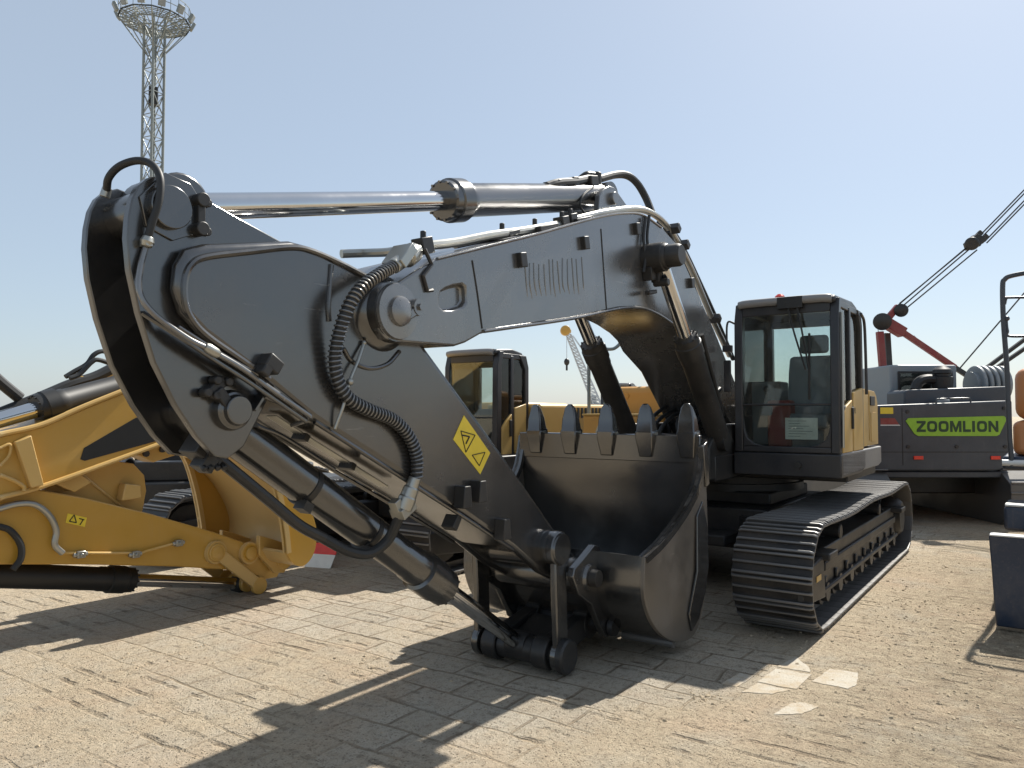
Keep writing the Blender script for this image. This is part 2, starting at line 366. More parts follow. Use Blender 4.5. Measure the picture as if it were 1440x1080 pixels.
def bucket_parts(root, prof, lipdir, hw, mat, M4, teeth=5, toothlen=.30):
    """prof: shell outline from hinge edge round to lip, open: profile of opening edge closes it. M4 moves it in the x-z plane"""
    shell, opening = prof
    def T(p): v = M4 @ Vector((p[0], 0, p[1])); return (v.x, v.z)
    sh = [T(p) for p in catmull2(shell, 6)]; op = [T(p) for p in catmull2(opening, 6)]
    th = .035; inner = []
    for i, p in enumerate(sh):
        a, b = sh[max(0, i - 1)], sh[min(len(sh) - 1, i + 1)]
        d = Vector((b[0] - a[0], b[1] - a[1])).normalized(); inner.append((p[0] + d.y * th, p[1] - d.x * th))
    cen = (sum(p[0] for p in sh) / len(sh), sum(p[1] for p in sh) / len(sh))
    mb = MB()
    n = len(sh)
    vs = [(p[0], -hw, p[1]) for p in sh] + [(p[0], hw, p[1]) for p in sh] + [(p[0], -hw, p[1]) for p in inner] + [(p[0], hw, p[1]) for p in inner]
    fs = []
    for i in range(n - 1):
        fs += [(i, i + 1, n + i + 1, n + i), (2*n + i, 3*n + i, 3*n + i + 1, 2*n + i + 1)]
        fs += [(i, 2*n + i, 2*n + i + 1, i + 1), (n + i, n + i + 1, 3*n + i + 1, 3*n + i)]
    fs += [(0, n, 3*n, 2*n), (n - 1, 3*n - 1, 4*n - 1, 2*n - 1)]
    mb.faces(vs, fs)
    b = mb.build('bucket', mat, root, 0, 40)
    poly = sh + op[::-1][1:-1] if math.hypot(op[-1][0] - sh[-1][0], op[-1][1] - sh[-1][1]) < .2 else sh + op[1:-1]
    for sg in (-1, 1):
        y0, y1 = (hw - .004, hw + .032) if sg > 0 else (-hw - .032, -hw + .004)
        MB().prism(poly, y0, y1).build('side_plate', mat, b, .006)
        # rim along the opening edge
        m = MB()
        for p, q in zip(op, op[1:]):
            d = Vector((q[0] - p[0], q[1] - p[1])); nrm = Vector((-d.y, d.x)).normalized() * .05
            m.prism([p, q, (q[0] + nrm.x, q[1] + nrm.y), (p[0] + nrm.x, p[1] + nrm.y)], (hw - .03 if sg > 0 else -hw - .045), (hw + .045 if sg > 0 else -hw + .03))
        bmesh.ops.remove_doubles(m.bm, verts=m.bm.verts[:], dist=.0005)
        m.build('side_edge', mat, b, 0)
    lip = Vector(sh[-1]); ld = Vector(lipdir); lv = M4.to_3x3() @ Vector((ld.x, 0, ld.y)); ld = Vector((lv.x, lv.z)).normalized(); nr = Vector((ld.y, -ld.x))
    a = lip - ld * .20
    MB().prism([(a - nr * .02)[:], (a + nr * .05)[:], (lip + ld * .03 + nr * .035)[:], (lip + ld * .03 - nr * .01)[:]], -hw - .03, hw + .03).build('cutting_edge', mat, b, .006)
    for k in range(teeth):
        yy = -hw + .16 + (2 * hw - .24) * k / (teeth - 1); c = lip + nr * .012
        w0, w1 = .075, .035
        vs = []
        for s_, hw_, tk in ((-.16, .060, .05), (.0, .080, .07), (.055, .083, .068), (.065, .075, .06), (toothlen * .55, .070, .042), (toothlen * .88, .048, .02), (toothlen, .022, .010)):
            for sy, sn in ((-1, -1), (1, -1), (1, 1), (-1, 1)):
                q = c + ld * s_ + nr * tk * sn; vs.append((q.x, yy + sy * hw_, q.y))
        fs = [(0, 1, 2, 3), (27, 26, 25, 24)]
        for i in range(6):
            for j in range(4): fs.append((i*4 + j, i*4 + (j + 1) % 4, i*4 + 4 + (j + 1) % 4, i*4 + 4 + j))
        tth = MB().faces(vs, fs).build('tooth', mat, b, .012)
        q = c + ld * .035; MB().cyl((q.x, yy - .096, q.y), (q.x, yy + .096, q.y), .018, 10).build('tooth_pin', M['zinc'], tth)
    return b
def catmull2(pts, n=6):
    return [(p.x, p.z) for p in catmull([Vector((a, 0, b)) for a, b in pts], n)]

def link_bar(mb, p0, p1, y0, y1, w, r0, r1):
    """flat link with round ends between two (x,z) points"""
    a = Vector(p0); b = Vector(p1); d = (b - a).normalized(); n = Vector((-d.y, d.x))
    mb.prism([(a + n * w)[:], (b + n * w)[:], (b - n * w)[:], (a - n * w)[:]], y0 + .004, y1 - .004)
    mb.cyl((a.x, y0, a.y), (a.x, y1, a.y), r0, 28); mb.cyl((b.x, y0, b.y), (b.x, y1, b.y), r1, 28)

def cab(root, x0, x1, y0, y1, z0, z1, side=1, color='cabblack', door='tan', detail=True):
    """cab: x1 front, x0 rear; lower skirt z0; window from z0+.34"""
    zs = z0 + .24; w = .085; zw = z0 + .36; zd = z0 + .72
    fr = MB()
    for yy in (y0, y1 - w):
        fr.prism([(x1 - .10, zs), (x1, zs), (x1 - .015, z1 - .22), (x1 - .07, z1 - .03), (x1 - .16, z1 - .03), (x1 - .11, z1 - .22)], yy, yy + w)
    fr.box((x1 - .075, y0 + w, zs), (x1 - .006, y1 - w, zw - .06))             # front lower panel
    for sg in (0, 1):                                                          # rounded lower corners of the glass
        ya = y0 + w if sg == 0 else y1 - w; dr = 1 if sg == 0 else -1
        fr.prism_x([(ya, zw - .06), (ya + dr * .22, zw - .06), (ya + dr * .12, zw - .035), (ya + dr * .05, zw + .02), (ya + dr * .02, zw + .10), (ya, zw + .24)], x1 - .072, x1 - .009)
    fr.box((x1 - .10, y0 + w, z1 - .17), (x1 - .035, y1 - w, z1 - .06))
    fr.box((x1 - .07, y0 + w, zd + .0), (x1 - .012, y1 - w, zd + .022))
    for yy in (y0, y1 - w):
        fr.prism([(x0, zs), (x0 + .09, zs), (x0 + .09, z1 - .25), (x0 + .22, z1 - .06), (x0 + .06, z1 - .06), (x0, z1 - .22)], yy, yy + w)
        fr.box((x0 + .1, yy + .012, z1 - .12), (x1 - .12, yy + w - .012, z1 - .05))
    xm = x0 + (x1 - x0) * .52
    fr.box((xm - .04, y1 - w + .004, zs), (xm + .03, y1 - .004, z1 - .08))
    fr.box((x0 + .02, y0 + w, z1 - .2), (x0 + .08, y1 - w, z1 - .1)); fr.box((x0 + .015, y0 + w, zs), (x0 + .07, y1 - w, z0 + .85))
    fr.box((x0 + .09, y0 + .01, zs), (x1 - .1, y0 + .05, z0 + .62))
    c = fr.build('cab', M[color], root, .018, 35, 3)
    MB().prism([(x1 + .01, z0), (x1 + .01, zs - .008), (x0, zs - .008), (x0, z0 + .05), (x0 + .2, z0)], y0 - .01, y1 + .012).build('skirt', M['cabblack'], c, .012)
    MB().prism([(x1 - .02, z1 - .085), (x1 - .0, z1 - .04), (x1 - .05, z1 - .005), (x0 + .35, z1 + .02), (x0 + .12, z1 - .02), (x0 + .03, z1 - .12), (x0 + .12, z1 - .13), (x0 + .3, z1 - .06), (x1 - .1, z1 - .062)], y0 + .03, y1 - .03).build('roof', M[color], c, .02)
    MB().tube([(x1 - .01, y0 + .06, z1 - .045), (x1 - .0, y0 + .2, z1 - .035), (x1 - .0, y1 - .2, z1 - .035), (x1 - .01, y1 - .06, z1 - .045)], .042, 12).build('visor_bar', M['band'], c)
    # glass
    MB().box((x1 - .046, y0 + w, zd + .02), (x1 - .040, y1 - w, z1 - .16)).build('windscreen', M['glass'], c)
    MB().box((x1 - .046, y0 + w, zw - .07), (x1 - .040, y1 - w, zd)).build('windscreen', M['glass'], c)
    MB().box((x0 + .09, y1 - .035, z0 + .85), (xm - .045, y1 - .030, z1 - .12)).build('side_window', M['glass2'], c)
    MB().box((xm + .03, y1 - .035, z0 + .70), (x1 - .09, y1 - .030, z1 - .12)).build('side_window', M['glass2'], c)
    MB().box((x0 + .09, y0 + .03, z0 + .62), (x1 - .1, y0 + .034, z1 - .12)).build('side_window', M['glass'], c)
    MB().box((x0 + .04, y0 + w, z0 + .85), (x0 + .045, y1 - w, z1 - .2)).build('rear_window', M['glass'], c)
    # door panels
    MB().prism([(x1 - .10, zs + .005), (x1 - .10, z0 + .58), (x1 - .22, z0 + .70), (xm + .035, z0 + .78), (xm + .035, zs + .005)], y1 - .028, y1 + .012).build('door', M[door], c, .008)
    d2 = MB().prism([(xm - .045, zs + .005), (xm - .045, z0 + .86), (x0 + .08, z0 + .92), (x0 + .08, zs + .005)], y1 - .028, y1 + .010).build('door_panel', M[door], c, .008)
    MB().box((xm + .06, y1 + .012, z0 + .48), (xm + .10, y1 + .035, z0 + .70)).build('door_handle', M['ink'], c, .006)
    if not detail: return c
    # inside
    st = MB()
    ym = y0 + (y1 - y0) * .60; xs = x0 + .55
    st.prism([(xs - .12, z0 + .62), (xs + .06, z0 + .60), (xs - .02, z0 + 1.10), (xs - .08, z0 + 1.27), (xs - .17, z0 + 1.27), (xs - .22, z0 + 1.1)], ym - .25, ym + .25)
    st.box((xs - .1, ym - .26, z0 + .48), (xs + .42, ym + .26, z0 + .64))
    st.box((xs - .05, ym - .2, z0 + .2), (xs + .35, ym + .2, z0 + .48))
    s_ = st.build('seat', M['seat'], c, .05, 35, 4)
    MB().box((xs - .21, ym - .15, z0 + 1.30), (xs - .11, ym + .15, z0 + 1.50)).build('headrest', M['grey'], s_, .04, 35, 4)
    for yy in (ym - .36, ym + .36):
        MB().box((xs - .1, yy - .07, z0 + .62), (xs + .45, yy + .07, z0 + .72)).build('armrest', M['grey'], s_, .02)
    j = MB()
    for yy in (ym - .36, ym + .36):
        j.tube([(xs + .38, yy, z0 + .70), (xs + .40, yy, z0 + .86)], .014, 8); j.sphere((xs + .40, yy, z0 + .90), .035)
    j.build('joystick', M['ink'], c)
    MB().box((x0 + .1, y0 + .09, z0 + .3), (x1 - .75, y0 + .27, z0 + 1.0)).box((x1 - .5, y0 + .1, z0 + .3), (x1 - .25, y0 + .28, z0 + .98)).build('console', M['grey'], c, .02)
    MB().box((x1 - .42, y0 + .28, z0 + .28), (x1 - .2, y0 + .52, z0 + .78)).build('red_case', M['red'], c, .03)
    MB().box((x0 + .05, y0 + .05, z0 + .2), (x1 - .08, y1 - .05, z0 + .27)).build('cab_floor', M['grey'], c)
    MB().box((x1 - .056, y0 + .51, zw + .015), (x1 - .052, y0 + .83, zw + .235)).build('paper_sheet', M['white'], c)
    k = MB()
    for i in range(7): k.box((x1 - .0515, y0 + .54 + .004 * (i % 3), zw + .045 + i * .026), (x1 - .0505, y0 + .66 + .03 * ((i * 7) % 5), zw + .049 + i * .026))
    k.build('printed_lines', M['grey'], c)
    # wipers
    wp = MB(); yw = y0 + (y1 - y0) * .57
    wp.box((x1 - .02, yw - .13, z1 - .12), (x1 + .045, yw + .12, z1 - .0))
    wp.tube([(x1 + .03, yw - .03, z1 - .08), (x1 + .03, yw + .03, z1 - .35), (x1 + .02, yw + .14, z1 - .75)], .010, 8)
    wp.tube([(x1 + .03, yw + .06, z1 - .08), (x1 + .03, yw + .11, z1 - .35), (x1 + .02, yw + .17, z1 - .73)], .010, 8)
    wp.bar((x1 - .022, yw + .17, z1 - .38), (x1 - .022, yw + .16, z1 - 1.05), .02, .025)
    wp.build('wiper', M['ink'], c, .004)
    return c

# ================================================================== MAIN EXCAVATOR
ex = thing('excavator', 'big charcoal excavator with yellow body, its folded boom and curled bucket filling the middle', 'excavator', base(VC), HZ, None)
def LL(pts, y, vc=VC): return [L(a, b, y, vc) for a, b in pts]
YB = .38
# ---- boom
bp = [(534,462),(531,440),(536,418),(548,405),(580,384),(615,362),(700,341),(760,326),(840,304),(880,298),(905,301),(930,318),(950,341),(965,375),(985,420),(1005,465)]
bq = [(972,490),(965,474),(955,462),(940,450),(920,438),(900,432),(870,433),(805,447),(700,463),(676,470),(655,482),(640,487),(560,481),(543,476)]
pf = LL(bp, YB); xf, zf = pf[-1]
poly = pf + [(-1.62, 2.12), (-1.88, 1.86), (-1.95, 1.66), (-1.78, 1.54), (-1.55, 1.60), (-1.2, 1.86), (-.62, 2.34)] + LL(bq, YB)
# taper the foot side: main plates then flanges
slot = LL([(618,419),(620,411),(627,406),(638,402),(650,400),(655,404),(656,424),(651,431),(636,436),(624,436),(619,431)], YB)
no = len(poly); ns = len(slot)
vs = [(p[0], -YB, p[1]) for p in poly] + [(p[0], YB, p[1]) for p in poly] + [(p[0], YB, p[1]) for p in slot] + [(p[0], YB - .045, p[1]) for p in slot]
fs = [tuple(range(no))] + [(i, i + no, (i + 1) % no + no, (i + 1) % no) for i in range(no)]
io = no - len(bq) + bq.index((676,470)); s0 = 2 * no; sr = 6                      # the near side is two faces that meet round the slot
fs.append(tuple([no + i for i in range(1, io + 1)] + [s0 + i for i in range(sr, -1, -1)]))
fs.append(tuple([no + i for i in range(io, no)] + [no, no + 1, s0] + [s0 + i for i in range(ns - 1, sr - 1, -1)]))
fs += [(s0 + i, s0 + (i + 1) % ns, s0 + ns + (i + 1) % ns, s0 + ns + i) for i in range(ns)] + [tuple(s0 + ns + i for i in range(ns))]
boom = MB().faces(vs, fs).build('boom', M['boom'], ex)
bv = boom.modifiers.new('bevel', 'BEVEL'); bv.width = .014; bv.segments = 3; bv.limit_method = 'ANGLE'; bv.angle_limit = R(40)
# flange edges along boom (weld lip)
def strip(px, y, r, name, mat, par, up=0.):
    return MB().tube([P(a, b, y) for a, b in px], r, 8).build(name, mat, par)
strip([(680,466),(805,448),(870,434),(900,433),(920,439),(940,451),(955,463),(966,476)], YB + .004, .012, 'edge_bead', M['boom'], boom)
strip([(615,364),(700,343),(760,328),(840,306),(880,300),(905,303),(930,320)], YB + .002, .010, 'edge_bead', M['boom'], boom)
w_ = MB()
for a in ([(845,322),(849,380),(853,436)], [(664,366),(671,410),(678,462)]):
    w_.tube([P(p, q, YB + .001) for p, q in a], .006, 6)
w_.build('weld_seam', M['darkm'], boom)
for a, b in ((731,366),(820,342),(893,322),(970,398)):
    p = P(a, b, YB); MB().cbox(p + Vector((0, .015, 0)), (.075, .05, .10), 0, R(12)).build('bracket', M['darkm'], boom, .006)
gl_ = MB()
for i in range(13):
    px_ = 738 + i * 6.6; gl_.tube([P(px_ + random.uniform(-1, 1), 372 - i * .7 + random.uniform(-4, 3), YB - .001), P(px_ + 1.5 + random.uniform(-1.5, 1.5), 398, YB - .001), P(px_ + 3, 421 - i * .9 + random.uniform(-4, 4), YB - .0045)], .0065, 6)
gl_.build('paint_ridges', M['boom'], boom)
# arm pivot
pv = P(558, 438, YB)
MB().lathe((pv.x, YB, pv.z), (pv.x, YB + .10, pv.z), ((0, .158), (.18, .152), (.22, .085), (.42, .08), (.50, .06), (.52, .0))).build('pivot_cap', M['boom'], boom)
q = P(589, 432, YB + .04); MB().lathe((q.x, YB, q.z), (q.x, YB + .05, q.z), ((0, .05), (1, .048)), 20).cyl((q.x, YB + .05, q.z), (q.x, YB + .065, q.z), .02, 6).build('pin_bolt', M['boom'], boom)
MB().bar(P(567, 447, YB + .02), P(588, 434, YB + .02), .05, .05).build('pin_keeper', M['boom'], boom, .008)
# bracket on boom top for the arm cylinder
for sg in (-1, 1):
    b_ = MB().prism(LL([(838,300),(840,275),(846,266),(853,262),(860,264),(866,272),(880,292),(890,298),(880,304)], .17), sg * .17 - .025, sg * .17 + .025)
    b_.build('cylinder_lug', M['boom'], boom, .006)
q = P(857, 280, .17); MB().cyl((q.x, -.22, q.z), (q.x, .235, q.z), .055).build('lug_pin', M['boom'], boom, .005)
# boom cylinder pin through the boom
bpn = P(941, 360, .60)
MB().lathe((bpn.x, -.72, bpn.z), (bpn.x, .72, bpn.z), ((0, .085), (.02, .10), (.10, .10), (.11, .13), (.235, .13), (.25, .17), (.75, .17), (.765, .13), (.89, .13), (.90, .10), (.98, .10), (1, .085)), 32).build('cylinder_boss', M['darkm'], boom)
# valve block + lines on the boom side
v_ = MB()
vb = P(913, 385, YB + .05)
v_.cbox(vb, (.09, .09, .12), 0, .2); v_.cbox(vb + Vector((-.10, .03, -.02)), (.09, .08, .10)); v_.cbox(vb + Vector((.03, .03, -.17)), (.16, .05, .035), 0, .2)
v_.cyl(vb + Vector((-.1, .0, -.07)), vb + Vector((-.1, .14, -.07)), .035, 14)
v_.build('valve_block', M['darkm'], boom, .008)
MB().tube([P(908,306,YB+.03), P(905,335,YB+.03), P(908,362,YB+.05), P(905,383,YB+.05)], .014, 8).tube([P(913,303,YB+.03), P(910,335,YB+.03), P(914,360,YB+.05), P(915,380,YB+.05)], .014, 8).build('valve_line', M['darkm'], boom)
MB().tube([P(915,388,YB+.08), P(930,398,YB+.10), P(932,386,YB+.1), P(922,383,YB+.08)], .006, 6).build('cable', M['rubber'], boom)
# pipes over the boom
pi_ = MB()
pi_.tube([P(598,346,.28), P(640,341,.28), P(690,331,.28), P(740,324,.28), P(790,315,.28)], .030)
pi_.tube([P(800,311,.28), P(850,299,.28), P(893,294,.28), P(918,301,.3), P(938,318,.32), P(955,345,.33), P(975,385,.33), P(1000,445,.33), P(1026,500,.33)], .030)
pi_.tube([P(480,357,-.1), P(510,356,-.05), P(540,355,.1), P(556,353,.2)], .026)
pi_.build('pipe', M['zinc'], boom)
MB().tube([P(640,345,.10), P(700,333,.1), P(760,322,.1), P(850,304,.1)], .024).build('pipe', M['boom'], boom)
for a, b in ((595,346),(790,314),(802,310)): MB().cbox(P(a, b, .28) , (.10, .09, .10), 0, .3).cyl(P(a, b, .28), P(a, b, .28) + Vector((0, 0, .09)), .02, 6).build('pipe_clamp', M['darkm'], boom, .006)
for a, b in ((706,324),(752,317)): MB().cbox(P(a, b + 6, .2), (.14, .22, .035), 0, .33).cyl(P(a, b + 6, .22), P(a, b, .22) + Vector((0, 0, .05)), .02, 6).build('pipe_clamp', M['darkm'], boom, .006)
for a, b in ((820,311),(770,322)): MB().cbox(P(a, b, .33), (.26, .05, .06), 0, .3).build('clamp_plate', M['darkm'], boom, .006)
MB().tube([P(597,350,.38), P(607,372,.39), P(595,388,.39), P(601,409,.39), P(608,408,.39)], .013, 6, False).build('hook_rod', M['darkm'], boom)
# fitting where the armoured hose meets the pipe
ft = MB().lathe(P(588,350,.30), P(553,375,.36), ((0, .03), (.15, .035), (.2, .06), (.5, .062), (.52, .045), (1, .042)), 18)
ft.cbox(P(562,361,.33), (.06, .15, .15), 0, -.7); ft.build('hose_fitting', M['zinc'], boom, .005)
# hoses at the boom's back edge
MB().tube([P(926,312,.2), P(945,325,.25), P(962,352,.3), P(985,400,.3), P(1010,455,.3), P(1031,505,.3)], .026).build('hose', M['rubber'], boom)
MB().tube([P(940,326,.36), P(957,362,.36), P(972,395,.36), P(990,440,.36), P(1008,480,.36)], .018).build('hose', M['rubber'], boom)
for a, b in ((945,322),(958,345),(1003,448)): MB().cbox(P(a, b, .34), (.07, .16, .08), 0, .9).build('hose_clamp', M['darkm'], boom, .006)
# ---- arm cylinder
pa0 = P(848, 277, 0); pa1 = P(232, 292, 0)
ac = cylinder(ex, 'arm_cylinder', (pa0.x, 0, pa0.z), (pa1.x, 0, pa1.z), .535, .118, .066, M['black'], 1.27, .13)
vb = MB()
for a, b, s_ in ((780,262,.11),(800,258,.09),(826,256,.13)): vb.cbox(P(a, b, .0), (s_, .16, .09), 0, .25)
vb.tube([P(768,262,.03), P(785,257,.05), P(810,255,.05), P(832,250,.0)], .035)
vb.tube([P(815,252,-.05), P(826,245,0), P(840,247,0)], .028)
vb.cyl(P(838,243,0), P(838,262,0), .05, 14)
vb.build('port_block', M['darkm'], ac, .008)
MB().tube([P(842,252,0), P(865,246,0), P(882,247,.03), P(896,258,.08), P(908,278,.12), P(917,300,.18)], .036).build('hose', M['rubber'], ac)
MB().tube([P(835,262,.1), P(820,275,.12), P(816,290,.12), P(828,306,.12)], .009, 6).build('cable', M['rubber'], ac)
# ---- boom cylinders
for sg in (1, -1):
    y = sg * .505
    b0 = Vector((-.60, y, 1.62)); b1 = Vector((bpn.x, y, bpn.z))
    o = cylinder(ex, 'boom_cylinder', b0, b1, .60, .112, .066, M['darkm'], 1.15, .14)
    MB().tube([b0 + Vector((.12, sg * .08, .25)), b0 + Vector((.5, sg * .10, .72)), b0 + Vector((.72, sg * .10, 1.02))], .022).build('hose', M['rubber'], o)
# ---- arm
arm_poly = LL([(250,372),(262,350),(290,342),(410,338),(440,346),(500,378),(545,402),(600,490),(683,604),(738,682),(787,753),(806,775),(826,792),(834,806),(824,822),(800,826),(760,806),(722,772),(650,722),(440,590),(375,537),(285,470),(258,440),(247,405)], .27)
def inset(poly, d):
    n = len(poly); ar = sum(poly[i][0] * poly[(i+1) % n][1] - poly[(i+1) % n][0] * poly[i][1] for i in range(n)); sgn = 1 if ar > 0 else -1; out = []
    for i in range(n):
        a, b, c = Vector(poly[i-1]), Vector(poly[i]), Vector(poly[(i+1) % n])
        d1 = (b - a).normalized(); d2 = (c - b).normalized(); nn = (Vector((-d1.y, d1.x)) + Vector((-d2.y, d2.x))).normalized() * sgn
        out.append((b + nn * d)[:])
    return out
core = [p for p in arm_poly]
# core box, starts a little behind the rounded panels so that the yoke between the plates is open
ab = MB()
back = LL([(345,352),(410,342),(440,349),(500,381),(545,405),(600,492),(683,606),(738,684),(787,755),(800,772),(780,795),(720,768),(650,719),(440,588),(372,560),(352,520),(330,430)], .22)
ab.prism(back, -.215, .215)
arm = ab.build('arm', M['black'], ex, .01)
for sg in (1, -1):
    y0, y1 = (.198, .27) if sg > 0 else (-.27, -.198)
    MB().prism(arm_poly, y0, y1).build('side_panel', M['black'], arm, .042, 35, 5)
plate = LL([(178,305),(183,280),(192,262),(205,251),(222,247),(240,254),(275,274),(330,305),(400,344),(470,420),(450,500),(440,560),(375,560),(362,585),(340,628),(318,645),(300,642),(275,615),(245,570),(215,510),(193,440),(180,380),(176,335)], .18)
for sg in (1, -1):
    y0, y1 = (.150, .195) if sg > 0 else (-.195, -.150)
    MB().prism(plate, y0, y1).build('yoke_plate', M['black'], arm, .006)
# web at back of the yoke
wb = catmull2(LL([(330,350),(300,420),(300,480),(310,540),(330,600)], 0), 5)
m_ = MB()
for p, q in zip(wb, wb[1:]): m_.prism([p, q, (q[0] - .03, q[1]), (p[0] - .03, p[1])], -.149, .149)
m_.build('yoke_web', M['darkm'], arm)
bo_ = LL([(350,576),(364,554),(378,543),(444,592),(650,722),(716,768)], .215)
bmx = MB()
for p, q in zip(bo_, bo_[1:]):
    d = Vector((q[0] - p[0], q[1] - p[1])).normalized(); nn = Vector((-d.y, d.x)) * (.012 if d.x < 0 else -.012)
    bmx.prism([p, q, (q[0] + nn.x, q[1] + nn.y), (p[0] + nn.x, p[1] + nn.y)], -.262, .262)
bmx.build('bottom_plate', M['black'], arm)
for sg in (1, -1):
    MB().tube([(p[0], sg * .271, p[1]) for p in LL([(528,396),(480,371),(438,353),(408,348),(350,354),(292,361),(270,371),(260,392),(260,425),(270,450),(292,473),(335,503),(378,533)], .27)], .016, 8).build('panel_bead', M['black'], arm)
# lower edges of the box: flange lips
for sg in (1, -1):
    ln_ = LL([(444,592),(650,724),(722,772)], .27)
    MB().tube([(p[0], sg * .262, p[1] - .004) for p in ln_], .013, 8, False).build('edge_bead', M['black'], arm)
# pins and bosses of the arm
q = P(235, 293, .19)
pn = MB().lathe((q.x, -.20, q.z), (q.x, .235, q.z), ((0, .10), (.86, .10), (.87, .115), (.9, .115), (.91, .096), (1, .094)), 32)
pn.build('arm_pin', M['black'], arm, .004)
MB().prism([(q.x + .13, q.z + .02), (q.x + .02, q.z + .15), (q.x - .10, q.z + .13), (q.x - .19, q.z + .02), (q.x - .19, q.z - .06), (q.x - .02, q.z - .14), (q.x + .10, q.z - .10)], .194, .206).build('pin_plate', M['black'], arm, .003)
kp = MB(); a = P(278, 303, .2); kp.box((a.x - .018, .2, a.z - .075), (a.x + .018, .235, a.z + .075))
for dz in (-.065, .065): kp.cyl((a.x - .0, .2, a.z + dz), (a.x - .0, .25, a.z + dz), .032, 14); kp.cyl((a.x - .045, .2, a.z + dz), (a.x - .045, .215, a.z + dz), .02, 12)
kp.build('pin_keeper', M['darkm'], arm, .004)
MB().cyl((pa1.x, -.149, pa1.z), (pa1.x, .149, pa1.z), .135, 28).build('rod_eye_hub', M['black'], arm, .01)
# bucket cylinder pin on the arm side
q = P(325, 577, .2)
h_ = MB().lathe((q.x, -.25, q.z), (q.x, .27, q.z), ((0, .10), (.8, .10), (.82, .10), (.93, .088), (.94, .07), (1, .066)), 28)
h_.build('cylinder_pin', M['black'], arm, .004)
kp = MB(); a1 = P(303, 545, .22); a2 = P(295, 556, .22)
kp.bar(P(300, 548, .21), P(318, 572, .21), .09, .05); kp.bar(P(291, 556, .215), P(313, 534, .215), .05, .05)
for a, b in ((314,537),(297,556),(284,552),(298,535)): t_ = P(a, b, .2); kp.cyl(t_, t_ + Vector((0, .055, 0)), .022, 8)
kp.build('pin_keeper', M['darkm'], arm, .006)
# hub between arm side and boom fork
MB().lathe((pv.x + .0, .262, pv.z), (pv.x, YB - .002, pv.z), ((0, .22), (.35, .20), (.5, .17), (1, .165)), 36).build('pivot_hub', M['black'], arm)
MB().lathe((pv.x, -YB + .002, pv.z), (pv.x, -.262, pv.z), ((0, .165), (1, .2)), 30).build('pivot_hub', M['black'], arm)
# curved weld beads and ribs on the arm's side
MB().tube([P(483,490,.273), P(495,508,.273), P(520,518,.273), P(545,512,.273), P(562,494,.273)], .012, 8).build('grease_line', M['black'], arm)
MB().tube([P(466,372,.273), P(464,400,.273), P(462,430,.273), P(463,452,.273)], .013, 8).build('weld_rib', M['black'], arm)
# hard lines along the lower box edge
ha = MB()
ha.tube([P(205,347,.215), P(198,375,.22), P(196,410,.235), P(215,440,.26), P(262,475,.285), P(295,492,.29), P(340,518,.29), P(385,550,.29), P(436,585,.29)], .013)
ha.tube([P(436,585,.29), P(428,592,.24), P(410,598,.15)], .011)
ha.build('hydraulic_pipe', M['boom'], arm)
MB().tube([P(200,440,.2), P(255,475,.275), P(300,505,.28), P(350,537,.28), P(430,592,.275)], .012).tube([P(250,460,.275), P(310,498,.28), P(362,527,.28)], .012).build('hydraulic_pipe', M['black'], arm)
MB().lathe(P(288,487,.29), P(307,499,.29), ((0, .018), (.2, .024), (.8, .024), (1, .018)), 12).build('pipe_union', M['zinc'], arm)
MB().tube([P(512,482,.285), P(503,508,.30), P(492,535,.31), P(483,570,.31), P(471,603,.285)], .009, 8).build('grease_tube', M['zinc'], arm)
MB().sphere(P(492,537,.315), .02).sphere(P(512,482,.285), .014).build('grease_fitting', M['zinc'], arm)
MB().cbox(P(380,512,.30), (.09, .08, .07), 0, -.6).cbox(P(370,520,.30), (.05, .08, .06), 0, -.6).build('pipe_clamp', M['darkm'], arm, .008)
un = MB()      # lines under the arm box
for k in range(4):
    yy = -.02 + k * .022
    un.tube([(lambda p: Vector((p[0], yy, p[1])))(L(a, b, .215 if False else .2)) + Vector((-.0, 0, -.035)) for a, b in ((415,575),(470,612),(545,660),(572,678))], .0065, 6, False)
un.build('hydraulic_pipe', M['zinc'], arm)
for a, b in ((455,605),(520,647)):
    x_, z_ = L(a, b, .2); MB().cbox((x_, .02, z_ - .04), (.035, .11, .04), 0, -.5).build('pipe_clamp', M['darkm'], arm, .004)
# stubs standing on the lower edge
for a, b in ((646,700),(668,692),(702,745)):
    p = P(a, b, .28); MB().prism([(p.x - .045, p.z - .06), (p.x + .045, p.z - .06), (p.x + .03, p.z + .075), (p.x - .03, p.z + .075)], .268, .35).build('stop_block', M['darkm'], arm, .005)
p = P(640, 735, .25); MB().cbox((p.x, .22, p.z - .0), (.05, .1, .09), 0, -.6).build('stop_block', M['darkm'], arm, .005)
# warning sticker on the arm
st = LL([(652,584),(689,637),(675,667),(637,618)], .27)
MB().prism(st, .2705, .2725).build('warning_sticker', M['decal'], arm)
sk = MB()
def yl(pts, y, r=.005):
    for a, b in zip(pts, pts[1:]): sk.bar(P(a[0], a[1], y), P(b[0], b[1], y), r, r)
yl([(648,606),(668,612),(655,636),(648,606)], .2735); yl([(664,640),(682,636),(674,655),(664,640)], .2735); yl([(650,612),(660,614),(655,624)], .2735, .008)
sk.build('sticker_print', M['ink'], arm)
# link pivot boss and tip boss on arm
lp = P(775, 770, .30); bpz = P(829, 812, .45)
MB().lathe((lp.x, -.40, lp.z), (lp.x, .40, lp.z), ((0, .11), (.03, .12), (.16, .12), (.17, .15), (.83, .15), (.84, .12), (.97, .12), (1, .11)), 30).build('link_boss', M['black'], arm)
MB().lathe((bpz.x, -.385, bpz.z), (bpz.x, .385, bpz.z), ((0, .12), (.08, .135), (.92, .135), (1, .12)), 30).build('tip_boss', M['black'], arm)
